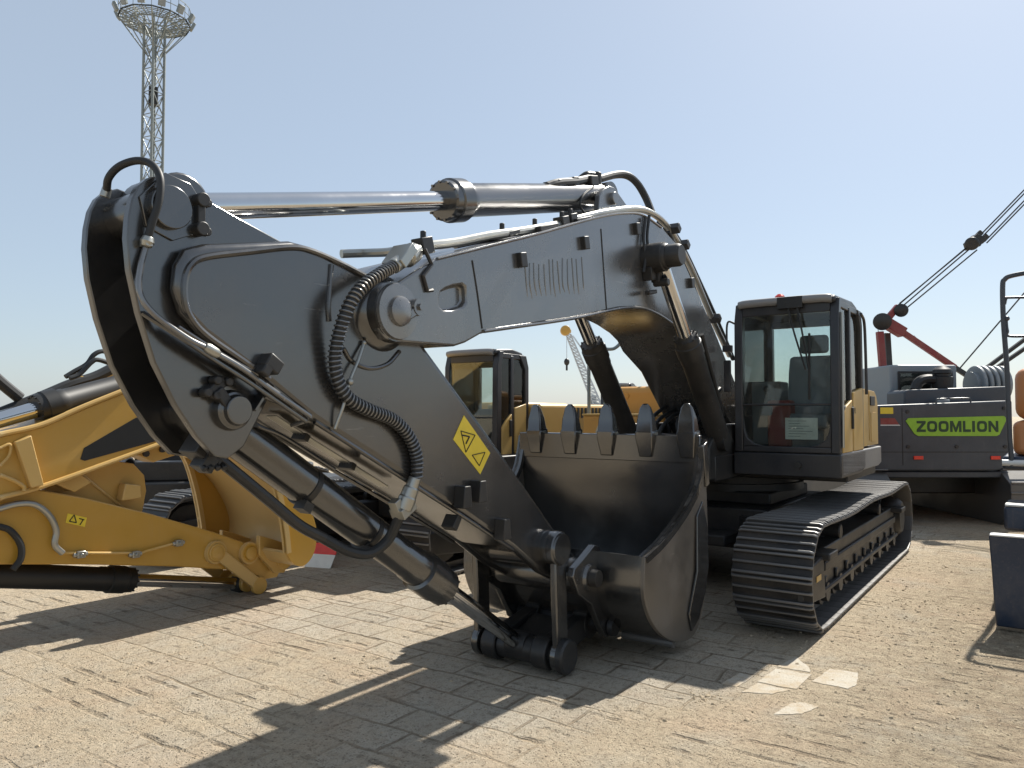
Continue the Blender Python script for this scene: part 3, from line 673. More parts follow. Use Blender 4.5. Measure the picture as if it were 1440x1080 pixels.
# ---- bucket linkage
ep = P(789, 924, .36); ez = max(ep.z, .14)
for sg in (1, -1):
    y0, y1 = (.325, .385) if sg > 0 else (-.385, -.325)
    m_ = MB(); link_bar(m_, (lp.x, lp.z), (ep.x, ez), y0, y1, .075, .125, .115)
    m_.build('bucket_link', M['black'], ex, .01)
MB().lathe((ep.x, -.42, ez), (ep.x, .435, ez), ((0, .07), (.02, .085), (.05, .085), (.055, .07), (.3, .07), (.31, .095), (.69, .095), (.70, .07), (.93, .07), (.935, .125), (.985, .125), (1, .11)), 30).build('link_pin', M['darkm'], ex)
lg = P(858, 884, .45)
m_ = MB(); link_bar(m_, (ep.x, ez), (lg.x, lg.z + .02), -.29, -.16, .085, .12, .12); link_bar(m_, (ep.x, ez), (lg.x, lg.z + .02), .16, .29, .085, .12, .12)
m_.prism([(ep.x - .15, ez + .05), (lg.x + .15, lg.z + .07), (lg.x + .15, lg.z - .03), (ep.x - .15, ez - .05)], -.165, .165)
m_.build('power_link', M['darkm'], ex, .012)
# ---- bucket cylinder
q0 = L(291, 580, 0); q1 = L(748, 914, 0)
bc = cylinder(ex, 'bucket_cylinder', (q0[0], 0, q0[1]), (ep.x, 0, ez + .02), .665, .107, .058, M['black'], 1.26, .20)
pb = MB(); e = P(288, 632, 0.02)
pb.cbox(e, (.15, .14, .12), 0, -.6); pb.cbox(e + Vector((.02, .03, -.06)), (.07, .10, .08), 0, -.6)
for k in range(4): pb.cyl(e + Vector((-.05 + .035 * k, .06, -.07)), e + Vector((-.05 + .035 * k, .09, -.09)), .016, 8)
pb.build('port_block', M['darkm'], bc, .012)
MB().tube([P(300,640,.06), P(340,672,.07), P(380,705,.07), P(420,738,.07), P(455,757,.08)], .030).build('steel_pipe', M['darkm'], bc)
MB().tube([P(455,757,.08), P(490,775,.11), P(520,778,.14), P(545,760,.18), P(558,735,.23), P(567,715,.27)], .030).build('hose', M['rubber'], bc)
for s_ in (.34, .60):
    k_ = MB()
    c = Vector((q0[0], 0, q0[1])).lerp(Vector((ep.x, 0, ez)), s_ * .665); dd = (Vector((ep.x, 0, ez)) - Vector((q0[0], 0, q0[1]))).normalized()
    k_.cyl(c - dd * .018, c + dd * .018, .1125, 30); k_.cbox(c + Vector((.06, .06, -.10)), (.06, .08, .05), 0, -.6)
    k_.build('clamp_band', M['darkm'], bc)
MB().tube([P(352,588,.1), P(365,600,.11), P(400,615,.11), P(470,660,.11)], .012).build('grease_line', M['black'], bc)
# ---- armoured hose down the arm's side
hp = catmull([P(553,375,.36), P(533,386,.39), P(508,405,.40), P(490,432,.39), P(478,465,.36), P(471,500,.33), P(474,532,.32), P(490,560,.32), P(520,577,.32), P(552,590,.31), P(574,612,.31), P(586,642,.31), P(586,672,.31)], 10)
hb = MB().tube(hp, .030, 12, False); hz_ = hb.build('armoured_hose', M['rubber'], ex)
sp_ = MB(); tot = 0; cum = [0]
for a, b in zip(hp, hp[1:]): tot += (b - a).length; cum.append(tot)
def hat(s):
    for i in range(len(hp) - 1):
        if cum[i + 1] >= s: return hp[i].lerp(hp[i + 1], (s - cum[i]) / max(1e-9, cum[i + 1] - cum[i])), (hp[i + 1] - hp[i]).normalized()
    return hp[-1], (hp[-1] - hp[-2]).normalized()
coil = []; turns = 68
for i in range(turns * 10 + 1):
    c, d = hat(tot * i / (turns * 10)); u = d.cross(Vector((0, 1, 0))).normalized(); v = d.cross(u); a = 2 * math.pi * i / 10
    coil.append(c + (u * math.cos(a) + v * math.sin(a)) * .0335)
sp_.tube(coil, .0052, 5, False).build('coil_guard', M['zinc'], hz_)
M['guard'] = paint('guard_wire', (.22,.22,.22), .3, .1, metal=.7, bump=0); C.objects['coil_guard'].data.materials[0] = M['guard']
f2 = MB().lathe(P(584,672,.31), P(567,716,.27), ((0, .036), (.3, .038), (.32, .045), (.6, .047), (.62, .052), (1, .05)), 18)
f2.cbox(P(567,716,.26), (.12, .10, .06), 0, .5); f2.cbox(P(557,711,.26), (.05, .06, .07), 0, .5)
f2.build('hose_fitting', M['zinc'], hz_, .004)
# slack hose over the arm tip
MB().tube([P(150,268,-.05), P(153,250,0), P(168,234,.05), P(192,226,.12), P(213,231,.18), P(225,250,.235), P(224,280,.25), P(215,310,.24), P(207,338,.225)], .0165, 12).build('hose', M['rubber'], ex)
MB().lathe(P(147,277,-.06), P(151,264,-.05), ((0, .022), (1, .02)), 12).lathe(P(209,333,.225), P(205,347,.22), ((0, .022), (.5, .03), (1, .022)), 10).cbox(P(206,342,.22), (.03, .05, .03)).build('hose_fitting', M['zinc'], ex, .002)
# ---- bucket
shell = [(1.89,.84),(1.905,.70),(1.90,.54),(1.80,.35),(1.62,.20),(1.38,.11),(1.14,.13),(.95,.36),(.86,.72),(.87,1.15),(.91,1.45),(.93,1.68)]
opening = [(1.89,.84),(1.62,.94),(1.30,1.12),(1.05,1.34),(.97,1.52),(.93,1.68)]
bk = bucket_parts(ex, (shell, opening), (.10, 1), .88, M['black'], Matrix.Identity(4))
for sg in (1, -1):
    y0, y1 = (.395, .45) if sg > 0 else (-.45, -.395)
    lgp = LL([(806,812),(808,800),(820,786),(836,766),(843,768),(846,780)], .45) + [(1.85, .80), (1.86,.5), (1.70, .26)] + LL([(866,892),(852,897),(842,876),(832,850),(814,836)], .45)
    MB().prism(lgp, y0, y1).build('bucket_ear', M['black'], bk, .008)
    MB().lathe((bpz.x, sg * .45, bpz.z), (bpz.x, sg * .475, bpz.z), ((0, .105), (1, .095)), 26).build('ear_boss', M['black'], bk)
MB().lathe((bpz.x, -.53, bpz.z), (bpz.x, .53, bpz.z), ((0, .045), (.0, .062), (.05, .066), (.95, .066), (1, .062), (1, .045)), 24).build('bucket_pin', M['darkm'], bk)
MB().lathe((lg.x, -.50, lg.z + .02), (lg.x, .50, lg.z + .02), ((0, .07), (.04, .075), (.05, .06), (.95, .06), (.96, .075), (1, .07)), 24).build('bucket_pin', M['darkm'], bk)
MB().tube([(1.42, .42, .10), (1.42, .86, .10)], .032).build('wear_bar', M['steel'], bk)
MB().prism([(.99,1.62),(.90,1.66),(.86,1.30),(.93,1.28)], .90, .95).build('side_cutter', M['black'], bk, .006)
M['side_reflection'] = paint('bucket_side_reflection', (.085,.073,.060), .34, .45, dustcol=(.22,.18,.14), wear=.5, bump=.12, ior=1.9)  # brown reflection of sunlit ground, painted into the side plates' base colour
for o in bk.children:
    if o.name.split('.')[0] == 'side_plate': o.data.materials[0] = M['side_reflection']
MB().prism([(1.12,1.06),(1.0,1.17),(.90,.95),(.88,.62),(.96,.42),(1.10,.24),(1.22,.16),(1.26,.30),(1.12,.62)], .908, .926).build('side_strip', M['black'], bk, .004)  # black strip over the rear of the near bucket side
for o in [bk] + list(bk.children):
    if o.name.split('.')[0] in ('bucket', 'side_plate', 'side_edge', 'side_strip'):
        for v in o.data.vertices: v.co.y *= 1.02 - .095 * min(1, max(0, (v.co.x - 1.1) / .8))
# ---- tracks and undercarriage
track(ex, 1.345, .67, -5.02, .56, .97, True)
track(ex, -1.345, .67, -5.02, .56, .97, False)
ub = MB()
ub.box((-3.6, -.80, .42), (-1.2, .80, .86)); ub.box((-3.2, -.72, .86), (-1.6, .72, 1.0))
for sx in (-1.35, -3.45):
    for sy in (1, -1): ub.bar((sx, sy * .6, .62), (sx + (.5 if sx > -2 else -.5), sy * 1.1, .5), .36, .34)
ub.box((-1.25, -.5, .50), (-.75, .5, .62))
ub.build('undercarriage', M['darkm'], ex, .02)
MB().lathe((-2.4, 0, .99), (-2.4, 0, 1.2), ((0, .85), (.4, .85), (.42, .80), (1, .80)), 48).build('swing_ring', M['darkm'], ex)
# ---- upper structure
up = MB()
up.box((-3.05, -1.55, 1.17), (-1.5, 1.55, 1.42)); up.box((-4.2, -1.5, 1.17), (-3.05, 1.0, 1.42)); up.box((-1.6, -.62, 1.2), (-.45, .52, 1.46)); up.box((-1.6, -1.52, 1.22), (-1.36, -.6, 1.44))
up.prism([(-.30, 1.22), (-.30, 1.55), (-.62, 1.78), (-1.5, 1.78), (-1.5, 1.22)], .46, .51).prism([(-.30, 1.22), (-.30, 1.55), (-.62, 1.78), (-1.5, 1.78), (-1.5, 1.22)], -.51, -.46)
up.box((-2.0, .40, 1.42), (-1.45, .46, 1.98)); up.box((-2.0, -.46, 1.42), (-1.45, -.40, 1.98))
uo = up.build('deck', M['darkm'], ex, .015)
hs = MB()
for k in range(7):
    yy = -.36 + k * .12
    hs.tube([(-.95, yy, 1.50), (-.66 + .07 * (k % 3), yy + .03 * (k % 2), 1.66 + .04 * (k % 2)), (-.78, yy * .9, 1.84), (-1.1 - .05 * (k % 2), yy * .8, 1.98 - .04 * (k % 3))], .022)
hs.tube([(-.9, .52, 1.6), (-.55, .56, 1.75), (-.5, .45, 1.95), (-.9, .40, 2.15)], .03)
hs.build('hose_bundle', M['rubber'], uo)
MB().box((-1.25, -.40, 1.46), (-.95, .40, 1.66)).build('valve_bank', M['darkm'], uo, .02)
sd = MB()
sd.prism([(-1.02, 1.52), (-1.5, 1.52), (-3.05, 1.52), (-3.05, 2.0), (-2.97, 2.10), (-2.85, 2.15), (-2.05, 2.17), (-2.05, 1.53)][1:], 1.02, 1.585)
bd = sd.build('engine_cover', M['tan'], ex, .03, 35, 3)
MB().box((-4.2, -1.5, 1.43), (-3.06, 1.05, 2.10)).box((-4.0, -1.1, 2.10), (-3.2, .7, 2.2)).build('engine_hood', M['yellow2'], bd, .05, 35, 3)
MB().box((-2.80, 1.586, 1.98), (-2.55, 1.60, 2.09)).build('vent', M['ink'], bd, .004)
MB().box((-2.52, 1.586, 1.58), (-2.50, 1.592, 2.14)).box((-2.88, 1.586, 1.56), (-2.60, 1.592, 1.90)).build('access_panel', M['white'], bd, .003); C.objects['access_panel'].data.materials[0] = M['tan']
MB().prism([(-1.0, 1.27), (-1.0, 1.495), (-3.08, 1.495), (-3.08, 1.30), (-2.9, 1.27)], 1.40, 1.612).build('side_skirt', M['band'], bd, .012)
MB().prism_z([(-4.21, -1.5), (-4.7, -1.4), (-5.0, -1.0), (-5.15, -.2), (-5.0, .5), (-4.7, .9), (-4.21, 1.0)], 1.15, 2.15).build('counterweight', M['cabblack'], ex, .08, 35, 4)
tb = MB().box((-2.0, -1.52, 1.45), (-1.33, -.72, 1.86)).build('tool_box', M['yellow2'], ex, .02, 35, 3)
MB().box((-1.326, -1.40, 1.50), (-1.318, -.84, 1.80)).build('tool_box_door', M['yellow2'], tb, .004)
MB().box((-2.0, -1.53, 1.861), (-1.32, -.71, 1.885)).build('tool_box_lid', M['tan'], tb, .006)
for yy in (-1.28, -.96):
    l_ = MB().prism_x([(yy - .045, 1.66), (yy, 1.58), (yy + .045, 1.66), (yy, 1.76)], -1.318, -1.29); l_.cyl((-1.29, yy, 1.66), (-1.27, yy, 1.66), .018, 12); l_.build('latch', M['zinc'], tb, .004)
tk = MB().box((-3.0, -1.50, 1.45), (-2.01, -.62, 2.24)).build('fuel_tank', M['yellow2'], ex, .09, 35, 4)
q = Vector((-2.01, -1.25, 2.12)); MB().cyl(q, q + Vector((.012, 0, 0)), .035, 16).build('tank_plug', M['yellow2'], tk)
MB().box((-2.6, -1.0, 2.24), (-2.1, -.7, 2.34)).build('tank_cap', M['yellow2'], tk, .03)
MB().tube([(-1.45, -1.50, 1.45), (-1.45, -1.50, 2.55), (-1.46, -1.50, 2.66), (-1.50, -1.44, 2.72), (-1.55, -1.25, 2.70), (-1.60, -1.18, 2.73), (-1.75, -1.10, 2.86), (-2.2, -1.08, 2.88), (-2.35, -1.08, 2.6), (-2.35, -1.08, 2.24)], .022).build('handrail', M['galv'], ex)
# ---- cab
cb = cab(ex, -2.12, -.94, .55, 1.6, 1.25, 3.08)
MB().lathe((-1.25, .95, 3.075), (-1.25, .95, 3.165), ((0, .065), (.15, .06), (.2, .055), (.75, .05), (1, .025)), 20).build('beacon', M['redlens'], cb)
MB().cyl((-1.25, .95, 3.065), (-1.25, .95, 3.08), .08, 20).build('beacon_base', M['ink'], cb)
MB().bar((-.94, 1.3, 1.385), (-.94, 1.42, 1.37), .002, .04).build('label_sticker', M['white'], cb)
b_ = MB().cyl((-.93, 1.20, 1.37), (-.90, 1.20, 1.37), .035, 16).build('lamp_socket', M['darkm'], cb)
mr = MB().tube([(-1.0, .55, 2.85), (-.98, .47, 2.86), (-.98, .46, 2.6)], .012, 8); mr.box((-1.0, .42, 2.55), (-.95, .52, 2.62)); mr.box((-1.0, .43, 2.12), (-.96, .50, 2.46)); mr.build('mirror', M['cabblack'], cb, .01)
MB().tube([(-1.95, 1.62, 2.98), (-2.12, 1.62, 2.9), (-2.17, 1.62, 2.6), (-2.19, 1.62, 2.1)], .016, 8).build('grab_rail', M['cabblack'], cb)
MB().tube([(-1.02, 1.612, 1.55), (-1.02, 1.615, 2.0), (-1.03, 1.615, 2.9)], .014, 8).build('door_seal', M['zinc'], cb)

# ================================================================== YELLOW EXCAVATORS TO THE LEFT
V2 = -5.5
def yellow_excavator():
    e = thing('excavator', 'yellow excavator with black panel on its boom, left of the charcoal one', 'excavator', base(V2), HZ, 'yellow excavators in the row')
    def Q(pts, y): return [L(a, b, y, V2) for a, b in pts]
    top = Q([(0,614),(60,600),(120,574),(185,548)], .33); bot = Q([(240,616),(150,650),(60,681),(30,690)], .33)
    bpoly = [(5.6, .85), (5.7, 1.1), (5.5, 1.35)] + top + [(2.4, 2.45), (1.4, 2.78), (.7, 2.88), (.1, 2.82), (-.4, 2.55), (-1.9, 1.75), (-1.95, 1.5), (-1.7, 1.42), (-.6, 1.98), (-.1, 2.18), (.5, 2.24), (1.2, 2.12)] + bot + [(5.2, .82)]
    b = MB().prism(bpoly, -.33, .33).build('boom', M['yellow'], e, .012)
    for pts in (Q([(0,611),(60,597),(120,571),(190,543)], .345), Q([(0,700),(60,684),(150,652),(245,617)], .345)):
        MB().tube([(p[0], .335, p[1]) for p in pts], .022, 8).build('flange', M['yellow'], b)
    MB().prism(Q([(190,588),(118,630),(113,646),(119,648),(250,612),(300,590),(300,545)], .333), .331, .336).build('black_panel', M['ink'], b); 
    MB().prism(Q([(20,622),(42,612),(60,682),(42,686)], .37), .335, .40).build('boom_rib', M['yellow'], b, .008)
    MB().tube([(p[0], .37, p[1]) for p in Q([(0,668),(20,676),(33,684),(34,690)], .37)], .016, 8).build('pipe', M['yellow'], b)
    MB().tube([(p[0], .36, p[1]) for p in Q([(0,630),(14,625),(13,640),(0,655)], .36)], .012, 8).build('pipe', M['yellow'], b)
    bl_ = Q([(108,546),(106,536),(112,529),(122,529),(140,531),(170,521),(175,545)], -.3); br = MB().prism(bl_, -.32, -.27)
    br.build('cylinder_lug', M['tan'], b, .006)
    # plate under the boom with its tread and box
    pl = MB().prism(Q([(60,690),(110,662),(160,648),(188,652),(203,668),(206,690),(200,722),(150,735),(60,700)], .1), .04, .10).build('mounting_plate', M['yellow'], b, .008)
    MB().tube([(p[0], .11, p[1]) for p in Q([(108,660),(130,680),(180,720)], .1)], .012, 6).build('plate_rib', M['yellow'], pl)
    tr = MB()
    q = Q([(75,680),(110,665),(126,678),(102,692)], .2); tr.prism(q, .11, .24); tr.build('step', M['yellow'], pl, .01)
    q = Q([(170,704),(175,680),(197,682),(198,700)], .2); MB().prism(q, .11, .22).build('lamp_bracket', M['yellow'], pl, .01)
    MB().prism(Q([(192,640),(212,630),(250,616),(266,612),(262,628),(246,640),(215,650)], .1), -.1, .12).build('boom_lug', M['yellow'], b, .01)
    for q_ in ((205,638),(228,632)):
        x_, z_ = L(*q_, .13, V2); MB().cyl((x_, .12, z_), (x_, .15, z_), .03, 8).build('bolt', M['darkm'], b)
    for q_ in ((305,777),(352,778)):
        x_, z_ = L(*q_, .30, V2); MB().lathe((x_, .262, z_), (x_, .33, z_), ((0, .115), (.6, .11), (.62, .07), (.9, .065), (1, .05)), 26).build('pin_boss', M['yellow'], b)
    # arm cylinder
    p0, p1 = L(250, 515, 0, V2), L(-60, 608, 0, V2)
    p0 = (2.9, 2.62); p1 = (5.5, 1.52)
    q0 = Q([(0,590),(180,541)], 0); sl = (q0[1][1] - q0[0][1]) / (q0[1][0] - q0[0][0])
    a0 = (2.6, q0[0][1] + sl * (2.6 - q0[0][0])); a1 = (5.6, q0[0][1] + sl * (5.6 - q0[0][0]))
    gx = Q([(50,576)], 0)[0][0]
    cylinder(e, 'arm_cylinder', (a0[0], 0, a0[1]), (a1[0], 0, a1[1]), (a0[0] - gx) / (a0[0] - a1[0]), .115, .07, M['ink'], 1.25, .12)
    hz = MB()
    hz.tube([Vector((p[0], -.3, p[1])) for p in Q([(0,582),(60,558),(100,541),(135,530),(170,512)], -.3)], .055)
    hz.tube([Vector((p[0], -.2, p[1])) for p in Q([(92,530),(105,522),(122,512),(132,499),(145,494),(165,500)], -.2)], .022)
    hz.tube([Vector((p[0], -.15, p[1])) for p in Q([(98,532),(112,526),(128,510),(138,506),(160,513)], -.15)], .022)
    hz.tube([Vector((p[0], -.3, p[1])) for p in Q([(-20,518),(0,537),(28,560)], -.3)], .05)
    hz.build('hose', M['rubber'], b)
    # arm
    ay = .26
    apoly = [(5.75, .62), (5.85, .9), (5.7, 1.2), (5.3, 1.38), (4.7, 1.30)] + Q([(30,684),(120,700),(210,722),(300,748),(350,765),(388,778),(398,795),(390,812),(372,815),(345,803),(250,797),(120,794),(0,794)], ay) + [(5.2, .56)]
    a = MB().prism(apoly, -ay, ay).build('arm', M['yellow'], e, .012)
    MB().prism(Q([(92,735),(95,722),(122,728),(119,741)], ay), ay + .0005, ay + .003).build('warning_sticker', M['decal'], a)
    s2 = MB()
    for u_, v_ in (((97,733),(104,724)),((104,724),(107,735)),((107,735),(97,733)),((112,738),(117,730)),((111,729),(118,731))): s2.bar(Vector((L(*u_, ay, V2)[0], ay + .004, L(*u_, ay, V2)[1])), Vector((L(*v_, ay, V2)[0], ay + .004, L(*v_, ay, V2)[1])), .007, .007)
    s2.build('sticker_print', M['ink'], a)
    MB().tube([Vector((p[0], ay + .03, p[1])) for p in Q([(82,777),(110,777),(190,777),(205,774),(245,763)], ay)], .011, 8).build('pipe', M['tan'], a)
    for px_, py_ in ((110,779),(187,779),(248,763)):
        x_, z_ = L(px_, py_, ay, V2); MB().cbox((x_, ay + .04, z_), (.07, .05, .06)).cyl((x_ - .06, ay + .035, z_), (x_ + .06, ay + .035, z_), .02, 10).cyl((x_, ay + .04, z_), (x_, ay + .08, z_ + .0), .015, 6).build('pipe_clamp', M['zinc'], a, .006)
    MB().tube([Vector((p[0], ay + .05, p[1])) for p in Q([(-10,716),(20,708),(45,709),(65,724),(75,745),(73,765),(84,777)], ay)], .026).build('braided_hose', M['zinc'], a)
    MB().tube([Vector((p[0], ay + .05, p[1])) for p in Q([(-12,738),(10,745),(25,765),(25,785),(14,800)], ay)], .026).build('hose', M['rubber'], a)
    # bucket cylinder and links
    c0 = L(-80, 820, 0, V2); c1 = (1.98, .0); g_ = L(186, 817, 0, V2)
    bc_ = cylinder(e, 'bucket_cylinder', (5.3, 0, .77), (1.98, 0, .07), (5.3 - g_[0]) / (5.3 - 1.98), .105, .06, M['ink'], 1.2, .16)
    k = MB(); pl_ = L(305, 777, .3, V2); link_bar(k, (1.98, .09), pl_, .27, .32, .06, .09, .09); link_bar(k, (1.98, .09), pl_, -.32, -.27, .06, .09, .09)
    k.build('bucket_link', M['yellow'], e, .008)
    k = MB(); link_bar(k, (1.98, .09), (1.72, .34), -.13, .13, .08, .09, .11); k.build('power_link', M['yellow'], e, .01)
    sh = [(1.89,.84),(1.93,.66),(1.84,.42),(1.62,.21),(1.38,.11),(1.14,.13),(.95,.36),(.86,.72),(.87,1.15),(.91,1.45),(.93,1.68)]
    op = [(1.89,.84),(1.62,.94),(1.30,1.12),(1.05,1.34),(.97,1.52),(.93,1.68)]
    nx, nz, kk = .658, .752, .46
    m4 = Matrix.Translation((1.99, 0, .47)) @ Matrix.Rotation(R(67), 4, 'Y') @ Matrix.Scale(.90, 4) @ Matrix(((1 - (1-kk)*nx*nx, 0, -(1-kk)*nx*nz, 0), (0,1,0,0), (-(1-kk)*nx*nz, 0, 1 - (1-kk)*nz*nz, 0), (0,0,0,1))) @ Matrix.Translation((-1.89, 0, -.84))
    bb = bucket_parts(e, (sh, op), (.1, 1), .72, M['yellow'], m4, 5, .26)
    for sg in (1, -1):
        k = MB().prism([(2.02, .62), (2.02, .42), (1.82, .20), (1.70, .18), (1.60, .30), (1.66, .48), (1.85, .56)], sg * .32 - .03, sg * .32 + .03).cyl((1.70, sg * .32 - .05, .32), (1.70, sg * .32 + .05, .32), .10); k.build('bucket_ear', M['yellow'], bb, .008)
    # tracks, deck, body, cab
    track(e, 1.12, .6, -4.2, .62, .92, False); track(e, -1.12, .6, -4.2, .62, .92, False)
    MB().box((-3.4, -.85, .40), (-.9, .85, .85)).lathe((-2, 0, .85), (-2, 0, 1.1), ((0, .7), (1, .7)), 32).build('undercarriage', M['darkm'], e, .02)
    MB().box((-4.3, -1.35, 1.08), (-.9, 1.35, 1.34)).build('deck', M['darkm'], e, .02)
    eb = MB().box((-4.2, .42, 1.345), (-1.80, 1.36, 2.02)).box((-4.2, -1.35, 1.345), (-2.6, .38, 2.06)).build('engine_cover', M['yellow'], e, .05, 35, 3)
    vt = MB()
    for i in range(12): vt.box((-3.95 + i * .11, 1.362, 1.82), (-3.90 + i * .11, 1.372, 1.97))
    vt.build('vent', M['ink'], eb)
    MB().prism_z([(-4.21, -1.38), (-4.6, -1.36), (-4.95, -.9), (-5.05, 0), (-4.95, .9), (-4.6, 1.36), (-4.21, 1.38)], 1.05, 1.95).build('counterweight', M['darkm'], e, .07, 35, 4)
    MB().box((-1.9, -1.34, 1.345), (-1.0, -.6, 1.8)).build('tool_box', M['yellow'], e, .03)
    MB().box((-2.59, -1.34, 1.345), (-1.91, -.5, 2.0)).build('fuel_tank', M['yellow'], e, .06)
    cab(e, -1.75, -1.0, .30, 1.20, 1.10, 2.74, color='cabblack', door='yellow', detail=False)
    for sg in (1, -1):
        cylinder(e, 'boom_cylinder', (-.55, sg * .52, 1.35), (1.35, sg * .52, 2.42), .62, .09, .055, M['ink'], 1.25, .12)
    return e
ye = yellow_excavator()
y3 = thing('crawler_undercarriage', 'bare black crawler undercarriage standing behind the yellow arm and boom', 'undercarriage', Vector((-4.45, 9.4, 0)) - Vector((fx, fy, 0)) * .62 - Vector((rx, ry, 0)) * 1.12, HZ)
for ch in list(ye.children):
    if ch.name.split('.')[0] in ('track', 'undercarriage'): copy_tree(ch, y3)

y4 = thing('excavator', 'distant yellow excavator glimpsed under the boom arch behind the nearer yellow body', 'excavator', Vector((1.9, 21.5, 0)), HZ + R(12), 'yellow excavators in the row')
for ch in list(ye.children):
    if ch.name.split('.')[0] in ('track', 'undercarriage', 'deck', 'engine_cover', 'counterweight', 'cab', 'tool_box', 'fuel_tank'): copy_tree(ch, y4)

# ================================================================== LIGHT MAST
T = W(208, 580, 56.); T.z = 0
lm = thing('light_mast', 'tall lattice floodlight mast with a ring of lamps against the sky', 'light mast', T, R(20))
mb = MB(); hw = .70; HT = 29.2
legs = [Vector((hw * math.cos(a), hw * math.sin(a), 0)) for a in (R(0), R(90), R(180), R(270))]
for l in legs: mb.cyl(l, l + Vector((0, 0, HT + 2)), .10, 8)
k = 0; z = 0
while z < HT:
    for i in range(4):
        a, b = legs[i], legs[(i + 1) % 4]
        mb.bar(a + Vector((0, 0, z)), b + Vector((0, 0, z)), .05, .05)
        mb.bar(a + Vector((0, 0, z)), (a + b) / 2 + Vector((0, 0, z + .85)), .05, .05); mb.bar(b + Vector((0, 0, z)), (a + b) / 2 + Vector((0, 0, z + .85)), .05, .05)
        mb.bar((a + b) / 2 + Vector((0, 0, z + .85)), a + Vector((0, 0, z + 1.7)), .05, .05); mb.bar((a + b) / 2 + Vector((0, 0, z + .85)), b + Vector((0, 0, z + 1.7)), .05, .05)
    z += 1.7
mb.build('mast', M['galv'], lm)
MB().box((-.30, -.30, 24.6), (.30, .30, 25.9)).build('winch_box', M['darkm'], lm)
MB().cyl((0, 0, 0), (0, 0, .5), 1.3, 24).build('footing', M['band'], lm)
rg = MB(); n = 12; RR = 2.45; zr = 30.9
for ring, rr, zz in ((0, RR, zr), (1, RR * .72, zr - .35), (2, RR * .45, zr - .7), (3, RR, zr + .0)):
    for i in range(n):
        a, b = 2 * math.pi * i / n, 2 * math.pi * (i + 1) / n
        rg.bar((rr * math.cos(a), rr * math.sin(a), zz), (rr * math.cos(b), rr * math.sin(b), zz), .07, .09)
for i in range(n):
    a = 2 * math.pi * i / n; c, s_ = math.cos(a), math.sin(a)
    rg.bar((.5 * c, .5 * s_, zr - 2.6), (RR * c, RR * s_, zr - .05), .06, .06); rg.bar((.5 * c, .5 * s_, zr - .6), (RR * c, RR * s_, zr), .06, .08)
    a2 = a + math.pi / n; c2, s2 = math.cos(a2), math.sin(a2); rg.bar((.8 * c2, .8 * s2, zr - .5), (RR * .97 * c2, RR * .97 * s2, zr), .05, .05)
for i in range(36):
    a = 2 * math.pi * i / 36; c, s_ = math.cos(a), math.sin(a); rg.bar((RR * .45 * c, RR * .45 * s_, zr - .02), (RR * c, RR * s_, zr - .02), .05, .05)
for rr in (.55, .65, .78, .88):
    for i in range(24): a, b = 2 * math.pi * i / 24, 2 * math.pi * (i + 1) / 24; rg.bar((RR * rr * math.cos(a), RR * rr * math.sin(a), zr - .03), (RR * rr * math.cos(b), RR * rr * math.sin(b), zr - .03), .05, .05)
rg.build('platform', M['galv'], lm)
rl = MB()
for zz in (.55, 1.15):
    for i in range(n * 2):
        a, b = math.pi * i / n, math.pi * (i + 1) / n
        rl.bar((RR * math.cos(a), RR * math.sin(a), zr + zz), (RR * math.cos(b), RR * math.sin(b), zr + zz), .04, .04)
for i in range(n * 2):
    a = math.pi * i / n; rl.bar((RR * math.cos(a), RR * math.sin(a), zr), (RR * math.cos(a), RR * math.sin(a), zr + 1.15), .04, .04)
rl.build('railing', M['galv'], lm)
for i in range(n):
    a = 2 * math.pi * (i + .5) / n; m = Matrix.Translation((RR * 1.08 * math.cos(a), RR * 1.08 * math.sin(a), zr + .35)) @ Matrix.Rotation(a, 4, 'Z') @ Matrix.Rotation(R(25), 4, 'Y')
    f_ = MB().box((-.12, -.24, -.3), (.10, .24, .3), m).build('floodlight', M['galv'], lm, .03)
    MB().box((.101, -.20, -.26), (.115, .20, .26), m).build('lens', M['cranelight'], f_)

# ================================================================== CRANE WITH LIME BADGE
DC = 13.
c0 = W(1330, 580, DC); c0.z = 0
cr = thing('crawler_crane', 'dark grey crawler crane with lime ZOOMLION badge and red gantry, behind the charcoal excavator', 'crane', c0, 0)
S = DC / F
def cx(px): return (px - 1330) * S
def cz(py): return CAMH + (580 - py) * S
def dx(px, y): return (px - 720) * (DC + y) / F - (1330 - 720) * S
def dz(py, y): return CAMH + (580 - py) * (DC + y) / F
mb = MB().prism([(cx(1205), cz(655)), (cx(1205), cz(571)), (cx(1424), cz(563)), (cx(1424), cz(655)), (cx(1400), cz(662)), (cx(1240), cz(662))], 0, 1.2)
cw = mb.build('counterweight', M['crane'], cr, .03, 35, 3)
sm_ = MB()
for px_ in (1268, 1419): sm_.box((cx(px_), -.003, cz(654)), (cx(px_) + .012, .001, cz(574)))
sm_.box((cx(1210), -.003, cz(636)), (cx(1420), .001, cz(635)))
sm_.build('panel_seam', M['ink'], cw)
for px_, py_ in ((1276,579),(1412,574),(1276,628),(1412,628),(1344,628)): MB().cyl((cx(px_), -.02, cz(py_)), (cx(px_), .001, cz(py_)), .03, 8).build('bolt', M['darkm'], cw)
for px_ in (1290, 1398): MB().box((cx(px_) - .08, -.02, cz(646)), (cx(px_) + .08, .001, cz(641))).build('reflector', M['redlens'], cw, .005)
MB().tube([(cx(1318), .02, cz(568)), (cx(1318), .02, cz(563)), (cx(1324), .02, cz(561)), (cx(1360), .02, cz(560)), (cx(1366), .02, cz(562)), (cx(1366), .02, cz(567))], .014, 8).build('grab_rail', M['crane'], cw)
MB().box((cx(1240), .05, cz(672)), (cx(1420), 1.2, cz(663))).build('ledge', M['crane'], cw, .02)
